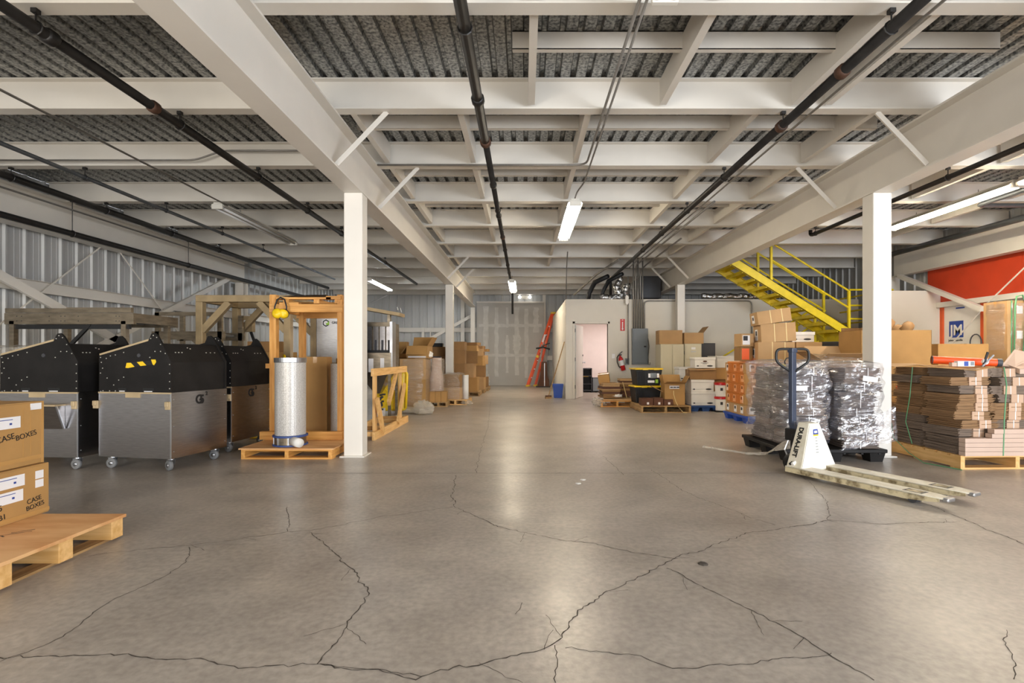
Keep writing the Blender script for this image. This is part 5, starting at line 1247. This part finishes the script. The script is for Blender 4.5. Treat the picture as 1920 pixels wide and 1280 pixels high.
# landing and lower flight
MB().b2((-.02, 0, 1.50), (1.0, 2.0, 1.74)).build('landing_frame', m_yellow, t)
MB().b2((-.03, -.012, 1.42), (1.0, .0, 1.76)).build('fascia', m_yellow, t)
for h in (.9, .55, .25):
    MB().tube([(.02, .03, 1.74 + h), (1.0, .03, 1.74 + h)], .02, 8).build('landing_rail', m_yellow, t)
    MB().tube([(.98, .03, 1.74 + h), (.98, 1.95, 1.74 + h)], .02, 8).build('landing_rail', m_yellow, t)
for (x, y) in ((.98, .05), (.98, 1.93), (.0, 1.05)):
    MB().b2((x - .04, y - .04, 0), (x + .04, y + .04, 1.5)).build('landing_leg', m_yellow, t)
zl = lambda X: 1.50 - .62 * (7.2 - X)
for y in (12.70, 13.55):
    MB().prism([(4.78 - o.x, 0), (5.08 - o.x, 0), (7.2 - o.x, 1.30), (7.2 - o.x, 1.55), (4.78 - o.x, .10)], y - o.y, y - o.y + .012, 'y').build('lower_stringer', m_yellow, t)
    for h in (.9, .5): MB().tube([Vector((4.85, y, zl(4.85) + h)) - o, Vector((7.2, y, zl(7.2) + h)) - o], .022, 8).build('lower_rail', m_yellow, t)
    for X in (4.95, 6.1, 7.1): MB().b2(Vector((X - .025, y - .02, zl(X))) - o, Vector((X + .025, y + .03, zl(X) + .9)) - o).build('rail_post', m_yellow, t)
for k in range(8):
    X = 5.15 + .265 * k; z = zl(X) - .02
    MB().b2((X - o.x - .13, 12.71 - o.y, z), (X - o.x + .13, 13.55 - o.y, z + .02)).build('lower_tread', m_yellow, t)

# ================================================================ RIGHT: orange-wrapped pallet of cartons
plastic_pallet('bright blue plastic pallet under the orange wrapped cartons', (4.22, 9.32, 0), 0, .94, 1.0, m_bluepl, .13)
OX, OY = 3.78, 8.86
idx = 0
for lay in range(5):
    z = .132 + .182 * lay
    for (cx, cy) in ((0, 0), (0, 1), (0, 2), (1, 0)):
        w, d = .30, .30
        sz = (w, d, .178)
        c = carton('kraft parts carton, layer %s up, %s, on the bright blue pallet' % (ORD[lay], ('front left corner', 'middle of the left side', 'back of the left side', 'second along the front')[cx * 3 + cy]), (OX + w / 2 + cx * .305 + random.uniform(-.006, .006), OY + d / 2 + cy * .305, z), R(random.uniform(-1, 1)), sz, m_card2 if lay < 1 else m_card, name='parts_carton', tape=False, group='cartons on the bright blue pallet')
        for fc in ('-x', '-y'):
            a = random.uniform(.05, .10); sticker(c, sz, fc, a, .03, .11, .12); sticker(c, sz, fc, a + .02, .085, .06, .05, m_inkd, 'printed_picture', .0025)
w_ = wrap('orange stretch film wound round the cartons on the blue pallet', OX - .02, OY - .02, OX + .64, OY + .94, .33, 1.06, m_filmor, 55, .010, topcap=False)
clump('loose orange film bunched at the top of the orange wrapped cartons', (3.98, 9.05, 1.05), (.22, .2, .06), m_filmor, 61, 'orange_film')
# cartons standing on top of the wrapped load
D0 = 8.75
c = carton('white labelled parts carton standing on the orange wrapped load', (3.80, 9.0, 1.32), R(6), (.22, .25, .22), m_card2, name='parts_carton', tape=False)
sticker(c, (.22, .25, .22), '-y', .02, .03, .13, .16); sticker(c, (.22, .25, .22), '-y', .03, .10, .08, .08, m_inkd, 'printed_picture', .0025)
c = carton('parts carton with an orange sticker on the orange wrapped load', (3.79, 9.0, 1.075), R(3), (.21, .25, .24), m_card3, name='parts_carton', tape=False)
sticker(c, (.21, .25, .24), '-y', .02, .02, .13, .19, m_orstick, 'orange_sticker')
specs = [(1.03, .58, .36, -1, 'bottom'), (1.395, .55, .31, 3, 'middle'), (1.71, .53, .22, 8, 'top')]
for (z, w, h, ty, nm) in specs:
    sz = (w, .42, h)
    c = carton('%s of three big strapped kraft cartons stacked before the stair' % nm, (4.22 + (.04 if nm == 'middle' else -.02 * (nm == 'top')), 8.85, z), R(-8), sz, m_card2, tape=False, tilt=(0, R(-ty if nm != 'bottom' else 0)))
    for a in (.38, .72): MB().b2((-w / 2 + w * a, -.213, .0), (-w / 2 + w * a + .012, -.2105, h)).build('strap', m_strapy, c); MB().b2((-w / 2 + w * a, -.21, h), (-w / 2 + w * a + .012, .21, h + .002)).build('strap', m_strapy, c)
    sticker(c, sz, '-x', .1, .04, .14, h * .6); sticker(c, sz, '-x', .13, h * .4, .08, h * .25, m_inkd, 'printed_picture', .0025)
c = carton('long kraft carton right of the strapped ones, behind the jack handle', (4.78, 8.9, 1.05), R(-4), (.42, .4, .34), m_card2)
tag(filebox('white file box on the long kraft carton before the stair', 4.72, 8.95, 1.395, -4, .36, .34, .17, False), 'white file box on the long kraft carton before the stair', 'file box')
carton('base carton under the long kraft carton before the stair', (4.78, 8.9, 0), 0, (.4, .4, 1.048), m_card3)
t = thing('flat_screen', 'black flat panel standing under the yellow stair', 'screen', (5.35, 8.8, 0))
MB().b2((-.3, 0, 1.02), (.18, .05, 1.40)).build('panel', m_black, t, bevel=.004); MB().b2((-.12, .02, 0), (-.04, .06, 1.02)).build('stand', m_black, t); MB().b2((-.2, -.1, 0), (.08, .16, .02)).build('base', m_black, t)
c = open_carton('film covered open carton between the handle and the near right column', (4.5, 7.6, .82), R(-5), (.52, .45, .3), m_card2, (70, 30, 60, None))
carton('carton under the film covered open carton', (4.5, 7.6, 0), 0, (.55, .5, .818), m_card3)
wrap('clear film draped over the open carton by the near right column', 4.17, 7.3, 4.80, 7.9, .8, 1.16, m_filmwarm, 71, .04)

# ================================================================ BUNDLES OF FLATTENED CARTONS
def bundle_mesh(w, d, h, seed, n=9):
    rnd = random.Random(seed); m = MB(); z = 0
    for k in range(n):
        hh = h / n * .97; dx, dy = rnd.uniform(-.010, .010), rnd.uniform(-.012, .012)
        m.box((dx, dy, z + hh / 2), (w * rnd.uniform(.93, 1.0), d * rnd.uniform(.95, 1.0), hh * .82), rnd.uniform(-.02, .02)); z += h / n
    m.box((0, 0, h / 2), (w * .9, d * .92, h * .96))
    return m
VAR = []
BW, BD, BH = .40, .44, .086
for s in range(4):
    VAR.append((bundle_mesh(BW, BD, BH, s).mesh('bundle_sheets', m_sheet if s % 2 else m_sheet2),
                MB().b2((-.075 + .02 * s, -BD / 2 - .006, .0), (.05 + .02 * s, -BD / 2 + .02, BH)).mesh('kraft_band', m_band),
                MB().b2((-.012 + .02 * s, -BD / 2 - .0085, 0), (-.004 + .02 * s, -BD / 2 - .005, BH)).mesh('tie_strap', m_strapw)))
DARK = [bundle_mesh(BW, BD, BH, 20 + s).mesh('bundle_sheets', m_sheet3 if s < 3 else m_sheet2) for s in range(4)]
def bundle(label, loc, rz, k, group, tilt=(0, 0), dark=False):
    t = thing('carton_bundle', label, 'bundle', loc, (tilt[0], tilt[1], rz), group)
    v = VAR[k % 4]
    if dark:
        put('bundle_sheets', DARK[k % 4], t); put('tie_strap', v[2], t)
        return t
    put('bundle_sheets', v[0], t); put('kraft_band', v[1], t); put('tie_strap', v[2], t)
    return t
rnd = random.Random(77)
# strapped pallet at the right edge
wood_pallet('wooden pallet under the strapped carton bundles at the right edge', (5.02, 5.86, 0), R(2), 1.20, 1.10, m_pine)
SX, SY = 4.44, 5.36
for lay in range(10):
    z = .142 + lay * .0885
    for (cx, cy, nm) in ((0, 0, 'front left column'), (1, 0, 'front middle column'), (2, 0, 'front right column'), (0, 1, 'rear left column')):
        x = SX + BW / 2 + cx * .405 + rnd.uniform(-.025, .02); y = SY + BD / 2 + cy * .50 + rnd.uniform(-.015, .02) + (.06 if cx and lay < 3 and cy == 0 else 0)
        x += (.035 if (lay + cx) % 2 else -.02) * (1 if cx < 2 else .5) + .02 * (cx == 0)
        bundle('bundle of flattened cartons, %s from the bottom, %s of strapped pallet' % (ORD[lay], nm), (x, y, z), R(2 + rnd.uniform(-5, 5)), rnd.randrange(4), 'bundles on the strapped pallet', (0, R(rnd.uniform(-1.1, 1.1))))
t = thing('carton_skirt', 'stack of pale folded cartons on end, lower front of strapped pallet', 'cartons', (5.05, 5.30, .142), R(2))
for k in range(5): MB().b2((-.60 + (.28 if k > 3 else 0), -.03, .045 * k + .001), (.60, .045, .045 * (k + 1) - .002)).build('folded_carton', m_cardlit, t)
MB().b2((-.3, -.034, .226), (.60, .04, .27)).build('folded_carton', m_cardlit, t)
for (u, nm) in ((1878, 'front'),):
    x = (u - CU) * 5.28 / FPX
    tag(MB().tube([(x, 5.262, .145), (x + .01, 5.262, .5), (x + .06, 5.29, .86), (x + .07, 5.33, 1.04)], .006, 6).build('pallet_strap', m_strapg), 'green plastic strap down the front of the bundles', 'strap')
tag(MB().tube([(4.405, 5.9, 1.03), (4.39, 5.92, .7), (4.40, 6.0, .4), (4.40, 5.9, .16)], .005, 6).build('pallet_strap', m_strapg), 'green plastic strap down the shaded side of the bundles', 'strap')
tag(MB().tube([(4.38, 6.2, .35), (4.33, 6.1, .2), (4.36, 5.9, .06), (4.3, 5.6, .006), (4.42, 5.25, .006)], .005, 6).build('loose_strap', m_strapg), 'loose green strap trailing from the bundles onto the floor', 'strap')
# things lying on the bundles
ZT = 1.03
def sheet(label, pts, mat, th=.006, name='cardboard_sheet'):
    q = [Vector(p) for p in pts]; n = len(q); vv = q + [p + Vector((0, 0, th)) for p in q]
    return tag(MB().add(vv, [tuple(range(n))[::-1], tuple(range(n, 2 * n))] + [(i, (i + 1) % n, n + (i + 1) % n, n + i) for i in range(n)]).build(name, mat), label, 'cardboard')
sheet('large kraft sheet covering the top left of the bundles', [(4.30, 5.50, 1.035), (4.62, 5.30, 1.005), (4.85, 5.36, 1.04), (4.98, 5.8, 1.045), (4.45, 5.9, 1.05)], m_card)
sheet('long kraft sheet behind on the bundles next to the column', [(4.24, 5.95, 1.03), (4.55, 5.92, 1.052), (4.78, 6.4, 1.06), (4.3, 6.4, 1.06)], m_card2)
sheet('upright kraft flap leaning at the right edge', [(5.05, 5.5, 1.05), (5.12, 5.42, 1.04), (5.42, 5.5, 1.17), (5.28, 5.6, 1.22)], m_cardlit)
sheet('pale kraft flap lying at the right edge below the leaning one', [(5.08, 5.33, .97), (5.5, 5.33, .985), (5.5, 5.6, 1.04), (5.1, 5.55, 1.035)], m_cardlit, .05)
t = thing('mailing_tube', 'orange cardboard tube lying on the bundles', 'tube', (4.78, 5.62, 1.085))
a_ = Vector((-.27, .14, .028)); b_ = Vector((.27, -.10, -.002)); d_ = (b_ - a_).normalized()
MB().tube([a_, b_], .042, 20, cap=True).build('tube_body', m_orange, t, smooth=False)
for (p, s) in ((a_, -1), (b_, 1)): MB().tube([p - d_ * .03 * (s > 0) , p + d_ * .012 * s + d_ * .02 * (s < 0)], .0445, 20).build('end_ring', m_dgrey, t)
MB().tube([b_ + d_ * .008, b_ + d_ * .0135], .028, 16).build('tube_bore', m_black, t); MB().tube([b_ + d_ * .004, b_ + d_ * .0128], .038, 16).build('end_face', m_cabgrey, t)
t = thing('tape_box', 'small white and navy packet on the kraft sheet', 'box', (4.60, 5.45, 1.046), R(-8))
MB().b2((-.07, -.03, 0), (.09, .03, .055)).build('body', m_wbox, t, bevel=.002); MB().b2((-.01, -.0315, .004), (.03, -.0302, .052)).build('navy_panel', m_inkblue, t); MB().b2((.05, -.0315, .01), (.085, -.0302, .05)).build('print', m_cabgrey, t); MB().b2((-.12, -.025, 0), (-.075, .025, .04)).build('end_flap', m_cardlit, t)
t = thing('tape_gun', 'small tape dispenser standing against the orange tube', 'tape dispenser', (4.83, 5.44, 1.045))
MB().bar((-.03, 0, .0), (.02, .0, .15), .02, .012, (0, 1, 0)).build('handle', m_blackduct, t); MB().bar((-.05, -.01, .0), (.08, .0, .12), .014, .014, (0, 1, 0)).build('arm', m_zinc, t); MB().lathe([(.012, -.012), (.03, -.012), (.03, .012), (.012, .012)], 16, (.0, .01, .05), Matrix.Rotation(R(90), 3, 'X')).build('roll', m_wbox, t)
# cartons behind, against the right wall
c = open_carton('large battered kraft carton with torn top beside the column', (5.28, 7.65, .782), R(-4), (.95, .6, .74), m_card, (None, None, None, None))
for (x0_, x1_, z0_, z1_) in ((-.45, -.1, .74, .80), (.1, .28, .74, .78)): MB().b2((x0_, .27, z0_), (x1_, .278, z1_)).build('torn_edge', m_card3, c)
c = carton('low kraft carton with an orange label under the battered one', (5.45, 7.65, .50), R(-2), (1.2, .6, .278), m_card)
sticker(c, (1.2, .6, .278), '-y', .42, .12, .14, .12, m_orstick, 'orange_sticker'); sticker(c, (1.2, .6, .278), '-y', .58, .10, .13, .15)
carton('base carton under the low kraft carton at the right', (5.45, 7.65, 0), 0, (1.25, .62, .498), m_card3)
for k in range(5): tag(MB().tube([(4.9 + .14 * k, 7.5 + .05 * (k % 2), 1.50), (5.06 + .14 * k, 7.6, 1.55 + .05 * (k % 3))], .075, 8).build('paper_roll', m_card3, smooth=True), '%s from left of brown paper rolls filling the battered carton' % ORD[k], 'paper roll', 'brown paper rolls')
carton('long low kraft carton beneath the white insulation board', (6.62, 8.05, 1.02), R(3), (.8, .4, .32), m_card)
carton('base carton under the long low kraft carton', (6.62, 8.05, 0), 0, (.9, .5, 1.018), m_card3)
sz = (.86, .42, 1.0)
c = carton('tall film wrapped carton with green straps at the right edge', (7.77, 8.1, 1.0), R(-1), sz, m_card2)
sticker(c, sz, '-y', .14, .80, .09, .12); sticker(c, sz, '-y', .14, .42, .09, .12)
for x in (-.38, -.16):
    MB().b2((x, -.216, 0), (x + .02, -.212, 1.0)).build('green_strap', m_strapg, c); MB().b2((x, -.21, 1.0), (x + .02, .21, 1.003)).build('green_strap', m_strapg, c)
tag(MB().tube([(7.40, 7.86, 1.02), (7.41, 7.85, 1.9), (7.46, 7.88, 2.06), (7.55, 7.88, 2.08), (7.6, 7.86, 1.9), (7.52, 7.85, 1.05)], .012, 6).build('loose_strap', m_strapg, smooth=True), 'green strap looping loosely over the tall wrapped carton', 'strap')
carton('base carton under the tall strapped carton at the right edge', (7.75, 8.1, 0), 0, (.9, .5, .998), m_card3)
wrap('clear film around the tall strapped carton at the right edge', 7.32, 7.87, 8.22, 8.33, 1.25, 1.96, m_film, 83, .012)

# ================================================================ RIGHT: film-wrapped bundles on the black pallet
plastic_pallet('black plastic pallet under the two film wrapped stacks', (3.385, 6.2, 0), 0, 1.12, 1.12, m_blackpl, .14)
for st, (x0, nm) in enumerate(((2.88, 'left'), (3.44, 'right'))):
    for lay in range(10):
        z = .142 + lay * .0885
        for cy in (0, 1):
            if cy == 1 and st == 1: continue
            bulge = .03 * math.sin(lay * .9 + st)
            bundle('bundle of flattened cartons, %s from the bottom, %s of %s film stack' % (ORD[lay], 'front' if cy == 0 else 'rear', nm), (x0 + .235 + bulge + rnd.uniform(-.02, .02), 5.70 + BD / 2 + cy * .5 + rnd.uniform(-.02, .02), z), R(rnd.uniform(-5, 5)), rnd.randrange(4), 'bundles under the clear film', dark=True)
wrap('crumpled clear film round the left stack of bundles', 2.815, 5.655, 3.40, 6.72, .20, 1.09, m_film, 101, .040, nx=80, nz=44)
wrap('crumpled clear film round the right stack of bundles', 3.40, 5.63, 3.965, 6.70, .24, 1.075, m_film, 137, .040, nx=80, nz=44)
for (u, v, D, lab) in ((1500, 745, 5.60, 'printed white label on the left film stack'), (1632, 728, 5.58, 'printed white label on the right film stack')):
    p = P(u, v, D); tag(MB().box((0, 0, 0), (.16, .002, .055), Matrix.Rotation(R(8 if u > 1600 else 0), 3, 'Y').to_3x3()).build('shipping_label', m_label, None, (p.x, D, p.z + .1)), lab, 'label')
# film tail dragging over the floor
def film_tail():
    pts = [FL(1318, 838, .012), FL(1360, 846, .012), FL(1405, 852, .012), FL(1440, 853, .02), Vector((2.72, 5.75, .10)), Vector((2.82, 5.58, .20)), Vector((2.98, 5.56, .25))]
    wd = [.02, .02, .025, .05, .11, .16, .14]; m = MB(); vs = []; fs = []
    path = arc_path(pts, .15, 4); n = len(path)
    for i, p in enumerate(path):
        t_ = i / (n - 1) * (len(wd) - 1); k = min(int(t_), len(wd) - 2); w = wd[k] + (wd[k + 1] - wd[k]) * (t_ - k)
        d = (path[min(i + 1, n - 1)] - path[max(i - 1, 0)]).normalized(); s = Vector((-d.y, d.x, .6)).normalized()
        for j in range(7):
            q = p + s * w * (j / 6 - .5) + Vector((0, 0, .02 * abs(math.sin(j * 2.1 + i * .4))))
            vs.append((q.x, q.y, max(q.z, .004)))
    for i in range(n - 1):
        for j in range(6): fs.append((i * 7 + j, i * 7 + j + 1, (i + 1) * 7 + j + 1, (i + 1) * 7 + j))
    m.add(vs, fs); return m
tag(film_tail().build('film_tail', m_filmstrip), 'twisted film tail trailing across the floor from the black pallet', 'plastic wrap')
def film_sheet():
    m = MB(); vs = []; fs = []; A, B, C_, D_ = Vector((3.97, 5.6, .62)), Vector((3.97, 5.56, .25)), Vector((3.33, 5.52, .15)), Vector((3.5, 5.6, .35)); N = 14
    for i in range(N + 1):
        for j in range(N + 1):
            s, r = i / N, j / N; p = A.lerp(B, r).lerp(D_.lerp(C_, r), s)
            k = mnoise.noise(Vector((s * 9, r * 5, 3))) * .025; vs.append((p.x, p.y - abs(k) - .03, p.z + k))
    for i in range(N):
        for j in range(N): fs.append((i * (N + 1) + j, i * (N + 1) + j + 1, (i + 1) * (N + 1) + j + 1, (i + 1) * (N + 1) + j))
    m.add(vs, fs); return m
tag(film_sheet().build('film_sheet', m_film), 'torn film sheet hanging off the front of right film stack', 'plastic wrap')

# ================================================================ PALLET JACK
t = thing('pallet_jack', 'cream pallet jack with a dark handle in front of the film stacks', 'pallet jack', (2.779, 5.179, 0), R(-64.3))
# forks
def fork(sy):
    y0 = sy * .185; w = .08
    m = MB(); top = .088
    outl = [(0, -w), (1.20, -w), (1.31, -w * .62), (1.345, -w * .3), (1.345, w * .3), (1.31, w * .62), (1.20, w), (0, w)]
    m.prism([(x, y + y0) for x, y in outl], top - .012, top, 'z')
    f = m.build('fork', m_jackw, t)
    e = MB()
    for s in (-1, 1):
        q = [(0, .032), (1.0, .032), (1.05, .03), (1.22, .045), (1.30, .06), (1.30, top - .006), (0, top - .006)]
        e.prism(q, y0 + s * w - (.008 if s > 0 else 0), y0 + s * w + (0 if s > 0 else .008), 'y')
    e.build('fork_flange', m_jackdirt, f)
    MB().b2((1.03, y0 - .05, top - .011), (1.17, y0 + .05, top + .001)).build('roller_opening', m_black, f)
    MB().b2((1.05, y0 - .035, top - .008), (1.15, y0 + .035, top + .0015)).build('roller_plate', m_jackdirt, f)
    MB().tube([(1.10, y0 - .045, .036), (1.10, y0 + .045, .036)], .036, 16).build('load_roller', m_dgrey, f)
    r = MB(); r.bar((.1, y0, .045), (1.02, y0, .045), .03, .02); r.build('push_rod', m_jackdirt, f)
    c = MB(); c.b2((1.30, y0 - .05, .06), (1.348, y0 + .05, top + .002)); c.build('fork_toe', m_zinc, f, bevel=.01)
    return f
fork(-1); fork(1)
hb = .045; ht = .50
def hv(x, y, z): return (x, y, z)
v8 = [(0, -.265, hb), (.165, -.265, hb), (.165, .265, hb), (0, .265, hb), (.0, -.075, ht), (.115, -.075, ht), (.115, .075, ht), (.0, .075, ht)]
MB().add(v8, [(3, 2, 1, 0), (4, 5, 6, 7), (0, 1, 5, 4), (1, 2, 6, 5), (2, 3, 7, 6), (3, 0, 4, 7)]).build('mast_housing', m_jackw, t, bevel=.006)
A_, B_, C2, D2 = Vector(v8[1]), Vector(v8[2]), Vector(v8[6]), Vector(v8[5])
nrm = (B_ - A_).cross(C2 - A_).normalized() * .003
q = [A_.lerp(C2, .03), B_.lerp(D2, .03), C2.lerp(A_, .02), D2.lerp(B_, .02)]
MB().add([p + nrm for p in q] + [p + nrm * 1.6 for p in q], [(0, 3, 2, 1), (4, 5, 6, 7), (0, 1, 5, 4), (1, 2, 6, 5), (2, 3, 7, 6), (3, 0, 4, 7)]).build('front_plate', m_wbox, t)
def onface(a, b): # a across, b up the front plate
    return A_.lerp(B_, a).lerp(D2.lerp(C2, a), b) + nrm * 1.8
for (a0, a1, b0, b1, mm, nm) in ((.34, .66, .76, .87, m_inkblue, 'brand_sticker'), (.35, .64, .73, .76, m_yellowpl, 'warning_stripe'), (.40, .60, .34, .72, m_fixture, 'instruction_label')):
    q = [onface(a0, b0), onface(a1, b0), onface(a1, b1), onface(a0, b1)]; MB().add(q + [p + nrm * .5 for p in q], [(0, 3, 2, 1), (4, 5, 6, 7), (0, 1, 5, 4), (1, 2, 6, 5), (2, 3, 7, 6), (3, 0, 4, 7)]).build(nm, mm, t)
q = [onface(.40, .79), onface(.60, .79), onface(.60, .84), onface(.40, .84)]; MB().add([p + nrm * .6 for p in q], [(0, 1, 2, 3)]).build('sticker_symbol', m_label, t)
for b0 in (.38, .44, .50, .56, .62, .68):
    q = [onface(.44, b0), onface(.54, b0), onface(.54, b0 + .012), onface(.44, b0 + .012)]; q = [p + nrm * .6 for p in q]; MB().add(q, [(0, 1, 2, 3)]).build('printed_line', m_cabgrey, t)
sl = (Vector(v8[0]) - Vector(v8[4])).normalized()
text('lettering', 'DURA-LIFT', t, Vector(v8[4]).lerp(Vector(v8[0]), .10) + Vector((.035, -.002, .001)), sl, (1, 0, 0), .062, m_ink, .001, bold=.003)
MB().tube([Vector(v8[0]).lerp(v8[4], .17) + Vector((.075, -.03, -.01)), Vector(v8[0]).lerp(v8[4], .17) + Vector((.075, .02, .01))], .018, 12).build('axle_pin', m_wbox, t); MB().tube([Vector(v8[0]).lerp(v8[4], .17) + Vector((.055, -.036, -.01)), Vector(v8[0]).lerp(v8[4], .17) + Vector((.055, -.005, .004))], .012, 10).build('axle_nut', m_black, t)
# pump, wheels, handle
MB().lathe([(0, .09), (.06, .09), (.06, .36), (.045, .40), (0, .40)], 18, (-.07, 0, 0)).build('pump', m_black, t, smooth=False)
MB().b2((-.17, -.055, .30), (-.03, .055, .42)).build('handle_yoke', m_black, t, bevel=.01)
for s in (-1, 1): MB().lathe([(.02, -.025), (.08, -.025), (.088, 0), (.08, .025), (.02, .025)], 22, (-.08, s * .07, .088), Matrix.Rotation(R(90), 3, 'X')).build('steer_wheel', m_black, t, smooth=True)
MB().tube([(-.15, -.02, .30), (-.17, -.05, .2), (-.12, -.06, .12)], .008, 6).build('release_chain', m_zinc, t)
HX = -.12
pole = MB(); pole.b2((HX - .022, -.032, .47), (HX + .022, .032, 1.20)); pole.bar((HX, 0, .49), (HX + .035, 0, .33), .062, .046, (0, 1, 0)); pole.build('handle_pole', m_jackblue, t, bevel=.004)
# loop lies across the pole, roughly facing the camera
ang = R(64.3 - 8); cx, sy_ = math.cos(ang), math.sin(ang)
def lp(a, z): return Vector((HX + a * cx, a * sy_, z))
loop = [lp(0, .985), lp(.09, 1.045), lp(.145, 1.09), lp(.158, 1.13), lp(.155, 1.195), lp(.14, 1.218), lp(.11, 1.226), lp(-.11, 1.226), lp(-.14, 1.218), lp(-.155, 1.195), lp(-.158, 1.13), lp(-.145, 1.09), lp(-.09, 1.045), lp(0, .985)]
MB().tube(arc_path(loop, .02, 3), .013, 10).build('handle_loop', m_black, t, smooth=True)
MB().tube([lp(-.02, 1.14), lp(-.06, 1.13), lp(-.075, 1.10), lp(-.07, 1.07)], .006, 6).build('release_lever', m_black, t, smooth=True)
MB().b2((HX - .03, -.04, 1.19), (HX + .03, .04, 1.235)).build('handle_head', m_jackblue, t, bevel=.006)
